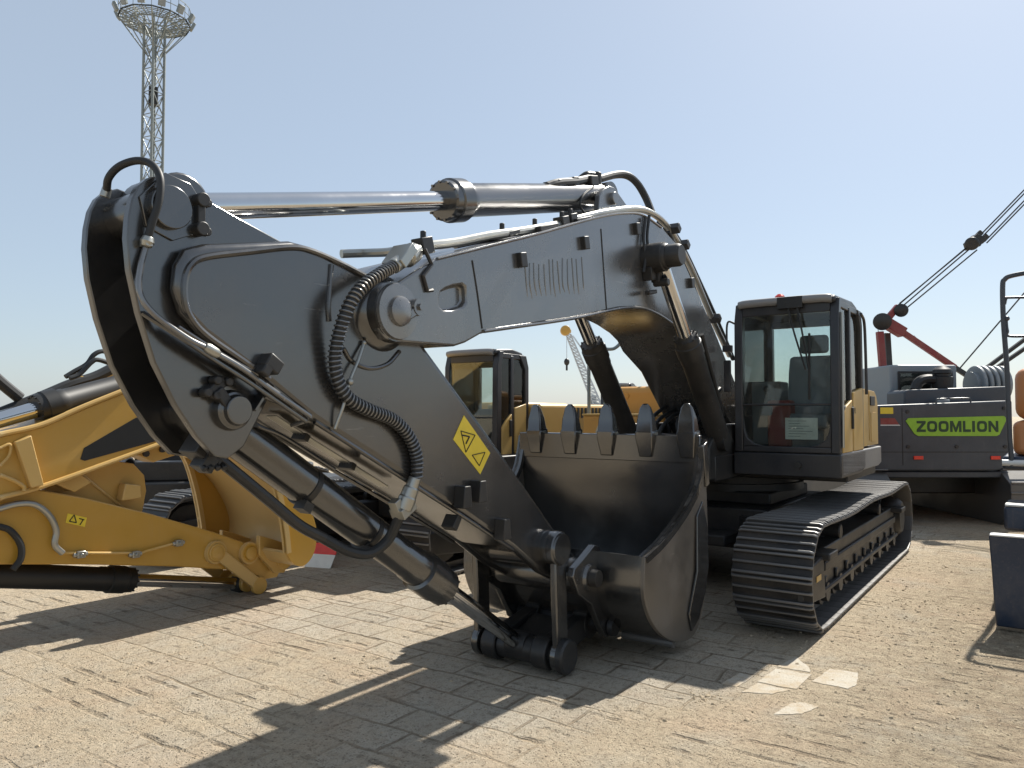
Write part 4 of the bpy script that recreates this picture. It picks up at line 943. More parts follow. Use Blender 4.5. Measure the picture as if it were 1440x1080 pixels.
MB().lathe((cx(1341), .3, cz(568)), (cx(1341), .3, cz(559)), ((0, .10), (.6, .10), (1, .06)), 20).build('lifting_lug', M['cranelight'], cw)
bg = MB().prism([(cx(1273), cz(592)), (cx(1277), cz(588)), (cx(1411), cz(585)), (cx(1415), cz(589)), (cx(1404), cz(611)), (cx(1400), cz(613)), (cx(1290), cz(613)), (cx(1285), cz(610))], -.015, .001).build('badge', M['green'], cw)
def letters(word, x0, x1, zc, h, y0, y1):
    adv = {'Z': .92, 'O': 1.02, 'M': 1.16, 'L': .80, 'I': .34, 'N': 1.0}; gap = .15; t = .25
    tot_ = sum(adv[c] for c in word) + gap * (len(word) - 1); k = (x1 - x0) / tot_; z0_ = zc - h / 2; x = x0; mb = MB()
    def pr(pts): mb.prism([(x + p[0] * k, z0_ + p[1] * h) for p in pts], y0, y1)
    for c in word:
        w = adv[c]
        if c == 'I': pr([(0, 0), (t * 1.1, 0), (t * 1.1, 1), (0, 1)])
        elif c == 'L': pr([(0, 0), (w, 0), (w, .24), (t, .24), (t, 1), (0, 1)])
        elif c == 'Z': pr([(0, 0), (w, 0), (w, .23), (.38, .23), (w, .78), (w, 1), (0, 1), (0, .77), (.54, .77), (0, .22)])
        elif c == 'N': pr([(0, 0), (t, 0), (t, .62), (w - t, 0), (w, 0), (w, 1), (w - t, 1), (w - t, .38), (t, 1), (0, 1)])
        elif c == 'M': pr([(0, 0), (t, 0), (t, .60), (w / 2 - .08, 0), (w / 2 + .08, 0), (w - t, .60), (w - t, 0), (w, 0), (w, 1), (w - t * 1.15, 1), (w / 2, .38), (t * 1.15, 1), (0, 1)])
        elif c == 'O':
            n = 24
            for i in range(n):
                q = []
                for rr, j in ((1, i), (1, i + 1), (.5, i + 1), (.5, i)):
                    a_ = 2 * math.pi * j / n; ca, sa = math.cos(a_), math.sin(a_); e = .62
                    q.append((w / 2 + math.copysign(abs(ca) ** e, ca) * w / 2 * (1 if rr == 1 else .52), .5 + math.copysign(abs(sa) ** e, sa) * .5 * (1 if rr == 1 else .52)))
                pr(q)
        x += (w + gap) * k
    bmesh.ops.remove_doubles(mb.bm, verts=mb.bm.verts[:], dist=.0003)
    return mb
letters('ZOOMLION', cx(1288), cx(1402.5), cz(599.6), 15.5 * S, -.019, -.0155).build('badge_lettering', M['dkgreen'], bg)
MB().box((cx(1238), -.004, cz(582)), (cx(1256), .001, cz(573))).build('warning_sticker', M['decal'], cw)
MB().prism([(cx(1238), cz(597)), (cx(1238), cz(588)), (cx(1258), cz(588)), (cx(1264), cz(597))], -.004, .001).build('red_stripe', M['red'], cw)
MB().prism([(cx(1238), cz(598.5)), (cx(1238), cz(597.2)), (cx(1264), cz(597.2)), (cx(1266), cz(598.5))], -.004, .001).build('white_stripe', M['whitep'], cw)
MB().prism([(dx(1272,.5), cz(571)), (dx(1272,.5), dz(551,.5)), (dx(1277,.5), dz(548,.5)), (dx(1420,.5), dz(543,.5)), (dx(1420,.5), cz(568))], .5, 1.15).build('hood', M['crane'], cr, .03, 35, 3)
k = MB().box((dx(1253,1.3), 1.3, cz(572)), (dx(1347,1.3), 3.2, dz(513,1.3))).build('cab', M['cranelight'], cr, .04, 35, 3)
MB().box((dx(1263,1.3), 1.27, dz(560,1.3)), (dx(1340,1.3), 1.299, dz(522,1.3))).build('window', M['ink'], k, .01)
MB().box((dx(1266,1.3), 1.262, dz(555,1.3)), (dx(1337,1.3), 1.268, dz(525,1.3))).build('pane', M['glass'], k)
a_ = MB().lathe((dx(1326,.9), .9, dz(546,.9)), (dx(1326,.9), .9, dz(515,.9)), ((0, .17), (.35, .18), (.5, .18), (.55, .13), (.65, .13), (.68, .16), (.85, .15), (1, .07)), 24)
a_.tube([(dx(1326,.9), .9, dz(536,.9)), (dx(1305,.9), .9, dz(533,.9)), (dx(1292,.9), .9, dz(538,.9)), (dx(1288,.9), .9, dz(548,.9))], .09)
a_.build('air_cleaner', M['ink'], cr)
wd = MB()
for i in range(5):
    x_ = dx(1370 + i * 8.5, 1.25); wd.lathe((x_, 1.25, dz(541,1.25)), (x_ + .07, 1.25, dz(541,1.25)), ((0, .25), (0, .33), (.2, .35), (.8, .35), (1, .33), (1, .25)), 28)
wd.cyl((dx(1365,1.25), 1.25, dz(541,1.25)), (dx(1412,1.25), 1.25, dz(541,1.25)), .24, 24)
wd.build('winch_drum', M['cranelight'], cr)
g_ = MB()
def cp_(px, py, y): return Vector((dx(px, y), y, dz(py, y)))
g_.bar(cp_(1239,466,1.9), cp_(1246,570,1.9), .12, .12)
g_.bar(cp_(1246,452,2.1), cp_(1272,468,2.1), .20, .20); g_.bar(cp_(1270,466,2.1), cp_(1344,517,2.1), .10, .11); g_.bar(cp_(1252,446,2.1), cp_(1266,430,2.1), .10, .12)
g_.bar(cp_(1242,562,1.9), cp_(1258,562,1.9), .14, .14)
g_.build('gantry', M['red'], cr, .015)
MB().bar(cp_(1249,468,2.4), cp_(1253,560,2.4), .11, .11).build('gantry_leg', M['darkm'], cr, .01)
g2 = MB().lathe(cp_(1243,452,1.95), cp_(1243,452,2.25), ((0, .10), (.1, .17), (.9, .17), (1, .10)), 24)
g2.build('sheave', M['darkm'], cr)
MB().lathe(cp_(1270,436,1.95), cp_(1270,436,2.25), ((0, .08), (.1, .13), (.9, .13), (1, .08)), 20).build('sheave', M['darkm'], cr)
MB().bar(cp_(1344,517,2.1), cp_(1372,535,2.1), .07, .09).build('gantry_foot', M['darkm'], cr)
g3 = MB()
g3.tube([cp_(1287,472,2.1), cp_(1290,475,2.1), cp_(1325,499,2.1), cp_(1322,503,2.1)], .012, 6, False); g3.build('guard_rail', M['cranelight'], cr)
far = lambda px, py: cp_(px, py, 2.1)
rp = MB()
for a, b in (((1268,426),(1372,341)),((1272,430),(1374,344)),((1276,434),(1379,350)),((1252,440),(1366,345)),((1383,330),(2240,-540)),((1386,332),(2243,-537)),((1390,338),(2247,-532)),((1393,340),(2250,-529)),((1350,519),(1470,382))):
    rp.cyl(far(*a), far(*b), .014, 6)
rp.cyl(cp_(1236,456,2.1), cp_(1243,520,2.1), .006, 6)
rp.cyl(cp_(1385,520,2.4), cp_(1480,450,2.4), .045, 8); rp.cyl(cp_(1393,524,2.4), cp_(1490,458,2.4), .045, 8)
rp.build('rope', M['darkm'], cr)
hk = MB().lathe(cp_(1372,341,1.98), cp_(1372,341,2.22), ((0, .10), (.1, .13), (.9, .13), (1, .10)), 20)
hk.prism([(dx(a_, 2.1), dz(b_, 2.1)) for a_, b_ in ((1366,350),(1363,340),(1376,328),(1388,334),(1380,346))], 2.0, 2.2); hk.bar(far(1378,332), far(1386,324), .06, .1); hk.bar(far(1384,339), far(1394,329), .06, .1)
hk.build('pulley_block', M['darkm'], cr, .01)
for yc_ in (1.2,):
    for sx_ in (cx(1215), cx(1440)):
        tk_ = MB().prism_x([(.1, .0), (5.2, 0), (5.5, .25), (5.5, .7), (5.2, .92), (.1, .92), (-.2, .7), (-.2, .25)], sx_ - .38, sx_ + .38)
        for q_ in range(24): tk_.box((sx_ - .39, -.02 + q_ * .225, .92), (sx_ + .39, .02 + q_ * .225, .945))
        for q_ in range(4): tk_.box((sx_ - .39, -.225, .2 + q_ * .17), (sx_ + .39, -.195, .24 + q_ * .17))
        tk_.build('track', M['steel'], cr, .02)
MB().box((cx(1250), .8, .45), (cx(1410), 4.6, cz(664))).build('undercarriage', M['darkm'], cr, .03)
MB().box((cx(1205), 1.21, cz(662)), (cx(1424), 4.8, cz(600))).build('deck', M['crane'], cr, .03)

# ================================================================== ORANGE DIGGER AT THE RIGHT EDGE
D3 = G(1402, 884)
od = thing('wheeled_excavator', 'orange machine with navy blade and tall handrail cut off by the right edge', 'excavator', D3, HZ)
V3 = (D3 - base(0)).x * rx + (D3 - base(0)).y * ry
U3 = (D3 - base(0)).x * fx + (D3 - base(0)).y * fy
def o3(px, py, x):            # point of the plane x = const in this machine's frame
    d = ray(px, py); t = (D3.x * fx + D3.y * fy + x) / (d.x * fx + d.y * fy)
    w = d * t + Vector((0, 0, CAMH)) - D3
    return Vector((w.x * fx + w.y * fy, w.x * rx + w.y * ry, w.z))
zt = o3(1398, 752, 0).z
bl = MB().prism([(-.02, .02), (.07, .04), (.10, .20), (.06, .55), (.10, zt), (-.04, zt), (-.06, .5)], 0, 2.4)
for v in bl.bm.verts:
    if v.co.y < .01: v.co.y -= v.co.z * .05
blade = bl.build('blade', M['navy'], od, .01)
MB().box((-.045, -.035, zt + .001), (.105, 2.38, zt + .014)).build('blade_edge', M['whitep'], blade, .004)
for y_ in (.42, 2.0):
    w_ = MB().lathe((-1.0, y_ - .2, .5), (-1.0, y_ + .2, .5), ((0, .2), (0, .36), (.08, .48), (.2, .5), (.8, .5), (.92, .48), (1, .36), (1, .2)), 40).build('wheel', M['tyre'], od)
    MB().lathe((-1.0, y_ - .18, .5), (-1.0, y_ + .18, .5), ((0, .1), (0, .28), (1, .28), (1, .1)), 24).build('rim', M['orange'], w_)
MB().box((-4.2, .75, .45), (-.5, 1.75, .9)).box((-.5, .8, .3), (-.05, .9, .6)).box((-.5, 1.6, .3), (-.05, 1.7, .6)).build('chassis', M['navy'], od, .03)
a = o3(1412, 746, -.75); b = o3(1412, 712, -.75)
t_ = MB().box((-1.5, a.y, a.z), (-.75, a.y + 1.2, b.z)).build('tool_box', M['navy'], od, .03); MB().box((-.95, a.y + .01, b.z), (-.76, a.y + .22, b.z + .02)).build('tool_box_lid', M['whitep'], t_, .006)
X3 = -2.1
a = o3(1425, 640, X3); b = o3(1425, 592, X3); c = o3(1428, 517, X3)
bo = MB().box((X3 - 2.6, a.y, a.z), (X3, a.y + 2.4, b.z)).build('body', M['orange'], od, .07, 35, 4)
MB().box((X3 - 2.5, a.y + .025, b.z + .012), (X3 - .02, a.y + 2.3, c.z)).build('engine_hood', M['orange'], bo, .12, 35, 4)
MB().box((X3 - .004, a.y + .12, a.z + .06), (X3 + .006, a.y + .9, b.z - .06)).build('hatch', M['orange'], bo, .004)
MB().box((X3 + .006, a.y + .16, a.z + .16), (X3 + .03, a.y + .20, a.z + .26)).build('latch', M['ink'], bo, .004)
MB().cyl((X3 - .4, a.y + .35, c.z), (X3 - .4, a.y + .35, c.z + .06), .16, 20).build('cap', M['darkm'], bo, .02)
MB().box((X3 - 2.6, a.y - .1, a.z - .16), (X3 + .1, a.y + 2.4, a.z - .01)).box((X3 - 2.2, a.y + .1, .8), (X3 - .2, a.y + 2.2, a.z - .16)).build('deck', M['navy'], od, .03)
MB().cyl((X3 + .12, a.y - .10, a.z - .08), (X3 + .12, a.y + .3, a.z - .08), .035, 14).build('step_bar', M['whitep'], od)
hr = MB()
def hq(px, py): return o3(px, py, X3 + .12)
hr.tube([hq(1423,655), hq(1419,600), hq(1416,520), hq(1411,450), hq(1410,402), hq(1413,393), hq(1422,388), hq(1450,383), hq(1500,379)], .026)
hr.tube([hq(1413,428), hq(1415,420), hq(1420,418.5), hq(1500,418)], .014, 8); hr.tube([hq(1415,448), hq(1417,465), hq(1423,473), hq(1500,470)], .014, 8)
hr.sphere(hq(1416,448), .028)
hr.build('handrail', M['crane'], od)

# ================================================================== FAR LATTICE CRANE
fc = thing('lattice_crane', 'distant lattice boom crane painted pale for haze, with hanging hook, seen under the excavator boom', 'crane', (0, 0, 0))
FD = 60.
def fp(px, py, dy=0): return W(px, py, FD + dy)
mb = MB()
a, b = fp(799, 470), fp(846, 584)
n = 22
for off in ((-.35, -.35), (.35, -.35), (-.35, .35), (.35, .35)):
    mb.cyl(a + Vector((off[0] * .5, off[1] * .5, 0)), b + Vector((off[0], off[1], 0)), .05, 6)
for i in range(n):
    p = a.lerp(b, i / n); q = a.lerp(b, (i + 1) / n); w = .2 + .2 * i / n
    for sy in (-w, w):
        mb.bar(p + Vector((-w, sy, 0)), q + Vector((w, sy, 0)), .05, .05); mb.bar(p + Vector((w, sy, 0)), p + Vector((-w, sy, 0)), .05, .05)
mb.build('boom', M['pale'], fc)
mb = MB().lathe(fp(795,465) + Vector((0, -.3, 0)), fp(795,465) + Vector((0, .3, 0)), ((0, .25), (.1, .4), (.9, .4), (1, .25)), 18); mb.bar(fp(790,466), fp(803,466), .4, .25)
mb.build('boom_head', M['yellow'], fc, .03)
mb = MB(); mb.cyl(fp(797,470), fp(797,505), .025, 6); mb.cyl(fp(803,470), fp(868,560), .03, 6); mb.cyl(fp(806,472), fp(880,578), .03, 6); mb.cyl(fp(830,480), fp(873,560), .02, 6)
mb.build('rope', M['pale'], fc)
MB().sphere(fp(797,509), .22, 1, 1, 1.3).bar(fp(797,512), fp(797,521), .15, .15).build('hook_block', M['darkm'], fc, .02)
mb = MB().box(fp(836,600) + Vector((0, 0, 0)), fp(880,566) + Vector((0, 3, 0))); mb.box(fp(812,600) - Vector((0, 0, 1.5)), fp(905,588) + Vector((0, 4, -.2)))
mb.build('body', M['cranelight'], fc, .1)
MB().box(fp(829,571), fp(839,556) + Vector((0, 1.4, 0))).build('cab', M['cranelight'], fc, .05)
mb = MB(); p_ = fp(812, 580); q_ = fp(900, 580)
mb.box((p_.x, FD - .5, 0), (q_.x, FD + .7, 1.2)).box((p_.x, FD + 3.4, 0), (q_.x, FD + 4.6, 1.2)).build('track', M['steel'], fc, .2)

# ================================================================== WHEEL LOADER BITS SEEN BETWEEN THE YELLOW ARMS
tp = G(262, 748); d_ = (tp - Vector((0, 0, 0))).normalized()
wl = thing('wheel_loader', 'dark machine with a big tyre behind the yellow bucket, red box on top', 'loader', Vector((-5.0, 11.2, 0)), HZ + R(48))
wl.scale = (.8, .8, .8)
wc = Vector((0, 0, 0))
def wheel(y, x=0):
    r = .72
    m = MB().lathe((x, y - .26, r), (x, y + .26, r), ((0, .3), (0, r * .66), (.06, r * .93), (.18, r), (.82, r), (.94, r * .93), (1, r * .66), (1, .3)), 40)
    for j in range(24):
        a = 2 * math.pi * j / 24
        for sg in (-1, 1):
            c = Vector((x + math.cos(a + sg * .06) * r, y + sg * .12, r + math.sin(a + sg * .06) * r)); m.cbox(c, (.06, .22, .09), 0, -a)
    o = m.build('wheel', M['tyre'], wl)
    MB().lathe((x, y - .27, r), (x, y + .27, r), ((0, .1), (0, .3), (.1, .34), (.9, .34), (1, .3), (1, .1)), 28).build('rim', M['tan'], o)
for x in (0, -2.9):
    for y in (.95, -.95): wheel(y, x)
MB().box((-3.6, -.6, .6), (.5, .6, 1.15)).box((-4.0, -.62, 1.1), (-1.6, .62, 1.6)).build('chassis', M['darkm'], wl, .04)
fm = MB()
for y in (.95, -.95):
    pts = [(math.cos(R(a)) * .86, .72 + math.sin(R(a)) * .86) for a in range(20, 161, 14)]
    for p, q in zip(pts, pts[1:]): fm.prism([p, q, (q[0] * .96, .72 + (q[1] - .72) * .96), (p[0] * .96, .72 + (p[1] - .72) * .96)], y - .3, y + .3)
fm.build('mudguard', M['cabblack'], wl)
MB().box((-.15, .3, 1.6), (.1, .6, 1.85)).build('lamp_box', M['red'], wl, .02)
MB().box((.0, -.5, 1.15), (.3, .5, 1.5)).build('headstock', M['darkm'], wl, .03)

# red and white plate on the ground
g = G(428, 797)
pt = MB(); u = Vector((rx, ry, 0)) * .0
pw, ph = .36, .34
m = Matrix.Translation(g) @ Matrix.Rotation(R(-18), 4, 'Z') @ Matrix.Rotation(R(-40), 4, 'X')
pt.box((0, 0, 0), (pw, .012, ph * .55), m)
pl = pt.build('warning_plate', M['white'], None, .003); tag(pl, 'red and white warning plate propped on the ground near the yellow bucket', 'warning plate')
m2 = MB(); m2.box((0, -.001, ph * .55), (pw, .013, ph), m); m2.build('red_band', M['redlens'], pl, .003)

# ================================================================== GROUND
gm = MB(); gm.faces([(-400, -400, 0), (400, -400, 0), (400, 400, 0), (-400, 400, 0)], ((0, 1, 2, 3),))
m, nt, b = nodes('sandy_paving')
tcn = N(nt, 'ShaderNodeTexCoord'); obj_c = tcn.outputs['Object']
wn = N(nt, 'ShaderNodeTexNoise', Scale=1.3, Detail=3.); nt.links.new(obj_c, wn.inputs['Vector'])
wv = N(nt, 'ShaderNodeVectorMath', operation='MULTIPLY_ADD'); nt.links.new(wn.outputs['Color'], wv.inputs[0]); wv.inputs[1].default_value = (.14, .14, 0); nt.links.new(obj_c, wv.inputs[2])
mp = N(nt, 'ShaderNodeMapping'); mp.inputs['Rotation'].default_value = (0, 0, R(90)); nt.links.new(wv.outputs[0], mp.inputs['Vector'])
br = N(nt, 'ShaderNodeTexBrick', Scale=1.0); br.inputs['Brick Width'].default_value = .46; br.inputs['Row Height'].default_value = .31; br.inputs['Mortar Size'].default_value = .014; br.inputs['Mortar Smooth'].default_value = .5
br.inputs['Color1'].default_value = (.52, .46, .37, 1); br.inputs['Color2'].default_value = (.40, .34, .26, 1); br.inputs['Mortar'].default_value = (.24, .19, .13, 1)
br.inputs['Bias'].default_value = -.1; nt.links.new(mp.outputs[0], br.inputs['Vector'])
def noise(sc, det=6., rough=.6, vec=obj_c, dist=0.):
    n = N(nt, 'ShaderNodeTexNoise', Scale=sc, Detail=det, Roughness=rough, Distortion=dist); nt.links.new(vec, n.inputs['Vector']); return n.outputs[0]
big = noise(.42, 8., .62); mid = noise(2.6, 8., .65); fine = noise(22., 8., .75); grit = noise(95., 4., .75); lump = noise(7., 8., .7)
st_ = N(nt, 'ShaderNodeMapping'); st_.inputs['Scale'].default_value = (3.6, 1.6, 1); nt.links.new(wv.outputs[0], st_.inputs['Vector'])
streak = noise(1.3, 9., .75, st_.outputs[0], 1.4)
sep = N(nt, 'ShaderNodeSeparateXYZ'); nt.links.new(obj_c, sep.inputs[0])
sand = mix(nt, mid, (.44, .355, .245, 1), (.60, .505, .37, 1))
sand = mix(nt, math_(nt, 'MULTIPLY', ramp(nt, lump, .42, .75), .6), sand, (.40, .31, .215, 1)); 
sand = mix(nt, math_(nt, 'MULTIPLY', ramp(nt, streak, .55, .72), .4), sand, (.27, .205, .14, 1))
# disturbed earth on the open lane at the right
lane = math_(nt, 'MULTIPLY', ramp(nt, math_(nt, 'ADD', sep.outputs[1], math_(nt, 'MULTIPLY', mid, 1.2)), 0, 1), 1.0)
lm_ = N(nt, 'ShaderNodeMapRange'); lm_.inputs['From Min'].default_value = 2.2; lm_.inputs['From Max'].default_value = 3.4; nt.links.new(math_(nt, 'ADD', sep.outputs[1], mid), lm_.inputs['Value'])
earth = mix(nt, ramp(nt, math_(nt, 'MULTIPLY', math_(nt, 'ADD', streak, lump), .5), .40, .60), (.50, .41, .28, 1), (.21, .155, .10, 1))
sand = mix(nt, math_(nt, 'MULTIPLY', lm_.outputs[0], .75), sand, earth)
pav = mix(nt, math_(nt, 'MULTIPLY', ramp(nt, mid, .35, .75), .6), br.outputs['Color'], (.53, .475, .385, 1))
pav = mix(nt, math_(nt, 'MULTIPLY', ramp(nt, lump, .5, .75), .5), pav, (.38, .305, .215, 1))
cover = math_(nt, 'ADD', math_(nt, 'MULTIPLY', big, .65), math_(nt, 'ADD', math_(nt, 'MULTIPLY', mid, .30), math_(nt, 'MULTIPLY', lump, .20)))
def spot(px, py, rad, amt):
    g = G(px, py) - base(VC); u_ = g.x * fx + g.y * fy; v_ = g.x * rx + g.y * ry
    ds = N(nt, 'ShaderNodeVectorMath', operation='DISTANCE'); nt.links.new(obj_c, ds.inputs[0]); ds.inputs[1].default_value = (u_, v_, 0)
    k = N(nt, 'ShaderNodeMapRange'); k.inputs['From Min'].default_value = 0; k.inputs['From Max'].default_value = rad; k.inputs['To Min'].default_value = amt; k.inputs['To Max'].default_value = 0
    nt.links.new(ds.outputs['Value'], k.inputs['Value']); return k.outputs[0]
for px, py, rad, amt in ((1135,945,.5,-.10),(1020,960,.9,-.2),(640,980,1.5,-.2),(800,1000,1.2,-.15),(330,870,1.2,-.15),(560,860,1.6,-.15),(1250,1000,1.3,.35),(1300,860,2.2,.35),(900,1060,1.1,.3),(150,1000,.9,.2),(1020,850,1.3,-.25),(250,960,.7,-.1),(1100,1050,.9,.3)):
    cover = math_(nt, 'ADD', cover, spot(px, py, rad, amt))
cover = math_(nt, 'ADD', cover, math_(nt, 'MULTIPLY', lm_.outputs[0], .4))
sf = ramp(nt, cover, .46, .64)
sf = math_(nt, 'MULTIPLY', sf, .93)
# swept clean slabs
clean = spot(1150, 952, .01, .01)
clean = math_(nt, 'MINIMUM', math_(nt, 'MULTIPLY', math_(nt, 'MAXIMUM', clean, 0), math_(nt, 'SUBTRACT', 1.0, br.outputs['Fac'])), .85)
pav = mix(nt, clean, pav, (.62, .58, .51, 1))
col = mix(nt, sf, pav, sand)
hue = noise(.9, 6., .6); hue2 = noise(1.7, 6., .65)
col = mix(nt, math_(nt, 'MULTIPLY', ramp(nt, hue, .50, .68), .45), col, (.52, .38, .265, 1))
col = mix(nt, math_(nt, 'MULTIPLY', ramp(nt, hue2, .52, .70), .45), col, (.43, .41, .35, 1))
vo = N(nt, 'ShaderNodeTexVoronoi', Scale=55.); nt.links.new(obj_c, vo.inputs['Vector'])
vs_ = N(nt, 'ShaderNodeSeparateXYZ'); nt.links.new(vo.outputs['Color'], vs_.inputs[0])
peb = math_(nt, 'MULTIPLY', ramp(nt, vo.outputs['Distance'], .18, .34, (1,1,1,1), (0,0,0,1)), ramp(nt, vs_.outputs[0], .62, .72))
pebd = math_(nt, 'MULTIPLY', ramp(nt, vo.outputs['Distance'], .20, .36, (1,1,1,1), (0,0,0,1)), ramp(nt, vs_.outputs[1], .70, .80))
col = mix(nt, math_(nt, 'MULTIPLY', peb, .55), col, (.60, .53, .42, 1)); col = mix(nt, math_(nt, 'MULTIPLY', pebd, .65), col, (.16, .125, .09, 1))
# crawler cleat prints: short dark bars across the drive line
wvz = N(nt, 'ShaderNodeTexWave', Scale=1.75, Distortion=.9, Detail=3.); wvz.bands_direction = 'X'; wvz.inputs['Detail Scale'].default_value = 3.; nt.links.new(obj_c, wvz.inputs['Vector'])
cm = N(nt, 'ShaderNodeMapping'); cm.inputs['Scale'].default_value = (.8, 1.3, 1); nt.links.new(obj_c, cm.inputs['Vector'])
cleat = math_(nt, 'MULTIPLY', ramp(nt, wvz.outputs[0], .78, .95), ramp(nt, noise(1.6, 7., .75, cm.outputs[0]), .52, .62))
col = mix(nt, math_(nt, 'MULTIPLY', cleat, .55), col, (.16, .12, .08, 1))
col = mix(nt, math_(nt, 'MULTIPLY', ramp(nt, fine, .50, .66), .50), col, (.15, .115, .08, 1))
col = mix(nt, math_(nt, 'MULTIPLY', ramp(nt, grit, .53, .66), .55), col, (.12, .095, .07, 1))
col = mix(nt, math_(nt, 'MULTIPLY', ramp(nt, grit, .28, .44, (1,1,1,1), (0,0,0,1)), .35), col, (.58, .50, .39, 1))
nt.links.new(col, b.inputs['Base Color']); b.inputs['Roughness'].default_value = .92; b.inputs['Specular IOR Level'].default_value = .15
hgt = math_(nt, 'ADD', math_(nt, 'MULTIPLY', math_(nt, 'SUBTRACT', 1.0, br.outputs['Fac']), math_(nt, 'MULTIPLY', math_(nt, 'SUBTRACT', 1.05, sf), .7)), math_(nt, 'MULTIPLY', mid, .9))
hgt = math_(nt, 'ADD', hgt, math_(nt, 'MULTIPLY', lump, .55))
hgt = math_(nt, 'ADD', hgt, math_(nt, 'MULTIPLY', fine, 1.0)); hgt = math_(nt, 'ADD', hgt, math_(nt, 'MULTIPLY', cleat, -1.2)); hgt = math_(nt, 'ADD', hgt, math_(nt, 'ADD', math_(nt, 'MULTIPLY', grit, .5), math_(nt, 'MULTIPLY', math_(nt, 'ADD', peb, pebd), .8)))
hgt = math_(nt, 'ADD', hgt, math_(nt, 'MULTIPLY', streak, math_(nt, 'MULTIPLY', math_(nt, 'ADD', sf, lm_.outputs[0]), 1.3)))
bpn_ = N(nt, 'ShaderNodeBump', Strength=.9, Distance=.03); nt.links.new(hgt, bpn_.inputs['Height']); nt.links.new(bpn_.outputs[0], b.inputs['Normal'])
go = gm.build('ground', m); go['kind'] = 'structure'; go.location = base(VC); go.rotation_euler = (0, 0, HZ)
m, nt, b = nodes('clean_slab'); tcn = N(nt, 'ShaderNodeTexCoord')
n1 = N(nt, 'ShaderNodeTexNoise', Scale=4., Detail=9., Roughness=.7); n2 = N(nt, 'ShaderNodeTexNoise', Scale=70., Detail=4., Roughness=.7)
for n_ in (n1, n2): nt.links.new(tcn.outputs['Object'], n_.inputs['Vector'])
col = mix(nt, ramp(nt, n1.outputs[0], .46, .60), (.47, .43, .36, 1), (.42, .345, .25, 1))
col = mix(nt, math_(nt, 'MULTIPLY', ramp(nt, n2.outputs[0], .52, .70), .5), col, (.22, .18, .13, 1))
nt.links.new(col, b.inputs['Base Color']); b.inputs['Roughness'].default_value = .92; b.inputs['Specular IOR Level'].default_value = .15
bpn_ = N(nt, 'ShaderNodeBump', Strength=.7, Distance=.01); nt.links.new(n2.outputs[0], bpn_.inputs['Height']); nt.links.new(bpn_.outputs[0], b.inputs['Normal'])
rs = random.Random(11); sl = MB()
for poly_ in ([(1065,959),(1092,941),(1142,949),(1119,970)], [(1092,938),(1119,924),(1139,940),(1140,946)], [(1142,959),(1167,941),(1208,947),(1205,963),(1192,969)], [(1088,1006),(1112,990),(1130,988),(1152,995),(1128,1004)], [(1043,974),(1066,961),(1110,971),(1086,976)], [(1014,962),(1040,947),(1060,951),(1036,967)]):
    pp = []
    for i in range(len(poly_)):
        p, q = G(*poly_[i]), G(*poly_[(i + 1) % len(poly_)])
        for k in range(6):
            c = p.lerp(q, k / 6); pp.append((c.x + rs.uniform(-.006, .006), c.y + rs.uniform(-.006, .006)))
    sl.prism_z(pp, -.02, .0035)
so_ = sl.build('paving', m, None, 0); so_['kind'] = 'structure'
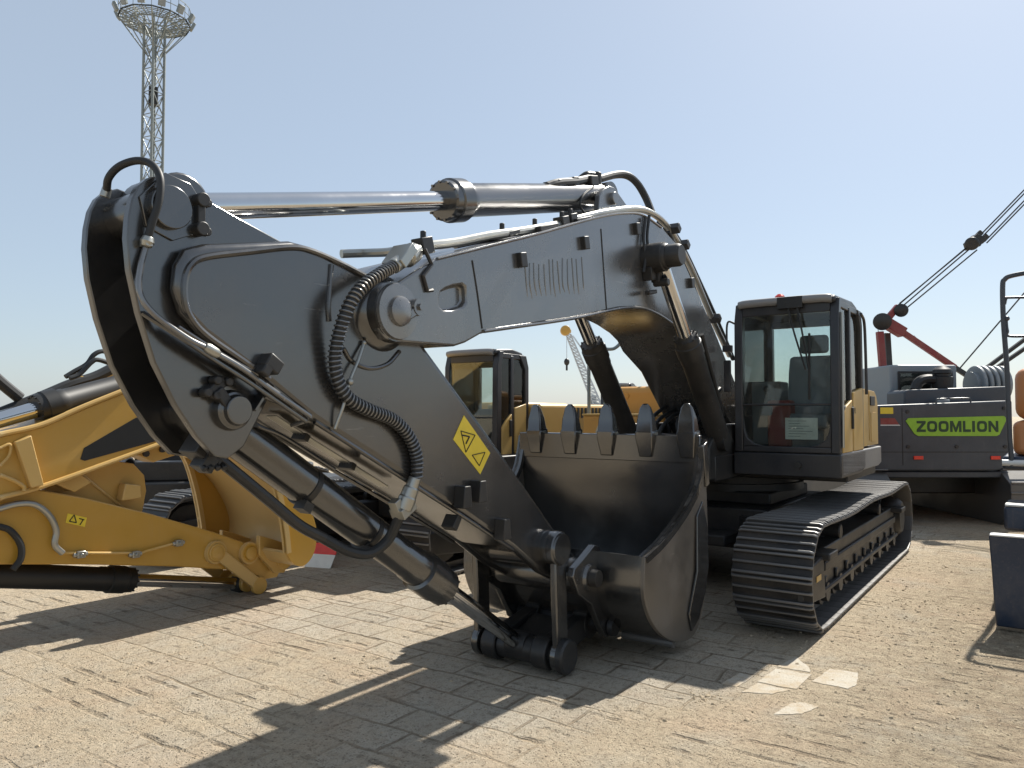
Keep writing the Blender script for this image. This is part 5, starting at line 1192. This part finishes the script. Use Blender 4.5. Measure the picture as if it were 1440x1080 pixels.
# loose clods and grit
cb_ = MB(); rnd = random.Random(3)
def clod(x, y, r):
    vs = []; n = 6
    for z_, rr in ((0, 1), (.45, .85), (.8, .4)):
        for j in range(n):
            a = 2 * math.pi * j / n + rnd.random() * .6; q = r * rr * rnd.uniform(.7, 1.2); vs.append((x + math.cos(a) * q, y + math.sin(a) * q, z_ * r * rnd.uniform(.6, 1.1) - .002))
    fs = [tuple(range(12, 18))]
    for k in range(2):
        for j in range(n): fs.append((k*n + j, k*n + (j + 1) % n, k*n + n + (j + 1) % n, k*n + n + j))
    cb_.faces(vs, fs)
for i in range(2600):
    d = 3.6 + 9 * rnd.random() ** 1.6; x = rnd.uniform(-.75, .75) * d
    clod(x, d, rnd.uniform(.003, .009) * (1 if rnd.random() < .97 else 1.8))
for (px, py, n_, sp_r) in ((1290,850,420,.9),(1330,900,320,.7),(1320,960,260,.6),(1200,900,150,.8),(995,982,60,.12),(1330,800,150,.8),(1290,1000,120,.5),(1200,1010,90,.5),(190,790,70,.5),(520,940,60,.35),(230,930,60,.35)):
    g = G(px, py)
    for i in range(n_):
        clod(g.x + rnd.gauss(0, sp_r * .6), g.y + rnd.gauss(0, sp_r * .6), abs(rnd.gauss(0, .006)) + .004)
co = cb_.build('loose_clods', paint('clod_earth', (.42,.34,.24), .95, .3, spec=.1)); co['kind'] = 'stuff'

# ================================================================== CAMERA, SUN, SKY
cam = bpy.data.cameras.new('camera'); co_ = bpy.data.objects.new('camera', cam); C.objects.link(co_)
cam.sensor_width = 36; cam.lens = 36 * F / 1440; cam.clip_end = 2000; cam.clip_start = .05
co_.location = (0, 0, CAMH); co_.rotation_euler = (math.pi / 2 + PITCH, 0, 0)
bpy.context.scene.camera = co_
saz = Vector((-fx + .05 * rx, -fy + .05 * ry)); saz.normalize()
ELEV = R(47)
sd_ = Vector((saz.x * math.cos(ELEV), saz.y * math.cos(ELEV), math.sin(ELEV)))
sl_ = bpy.data.lights.new('sun', 'SUN'); sl_.energy = 5.0; sl_.angle = R(.53); sl_.color = (1, .95, .86)
so = bpy.data.objects.new('sun', sl_); C.objects.link(so); so.rotation_euler = (-sd_).to_track_quat('-Z', 'Y').to_euler()
wd_ = bpy.data.worlds.new('World'); bpy.context.scene.world = wd_; wd_.use_nodes = True
nt = wd_.node_tree; sky = nt.nodes.new('ShaderNodeTexSky'); sky.sky_type = 'NISHITA'; sky.sun_disc = False
sky.sun_elevation = ELEV; sky.sun_rotation = math.atan2(saz.x, saz.y); sky.air_density = 1.0; sky.dust_density = .9; sky.ozone_density = 3.0
hazy = mix(nt, .54, sky.outputs[0], (4.75, 5.4, 5.95, 1))      # milky air over the yard
nt.links.new(hazy, nt.nodes['Background'].inputs[0]); nt.nodes['Background'].inputs[1].default_value = .085
sc = bpy.context.scene
sc.view_settings.view_transform = 'Standard'; sc.view_settings.look = 'None'; sc.view_settings.exposure = .62; sc.view_settings.gamma = 1
sc.cycles.max_bounces = 6
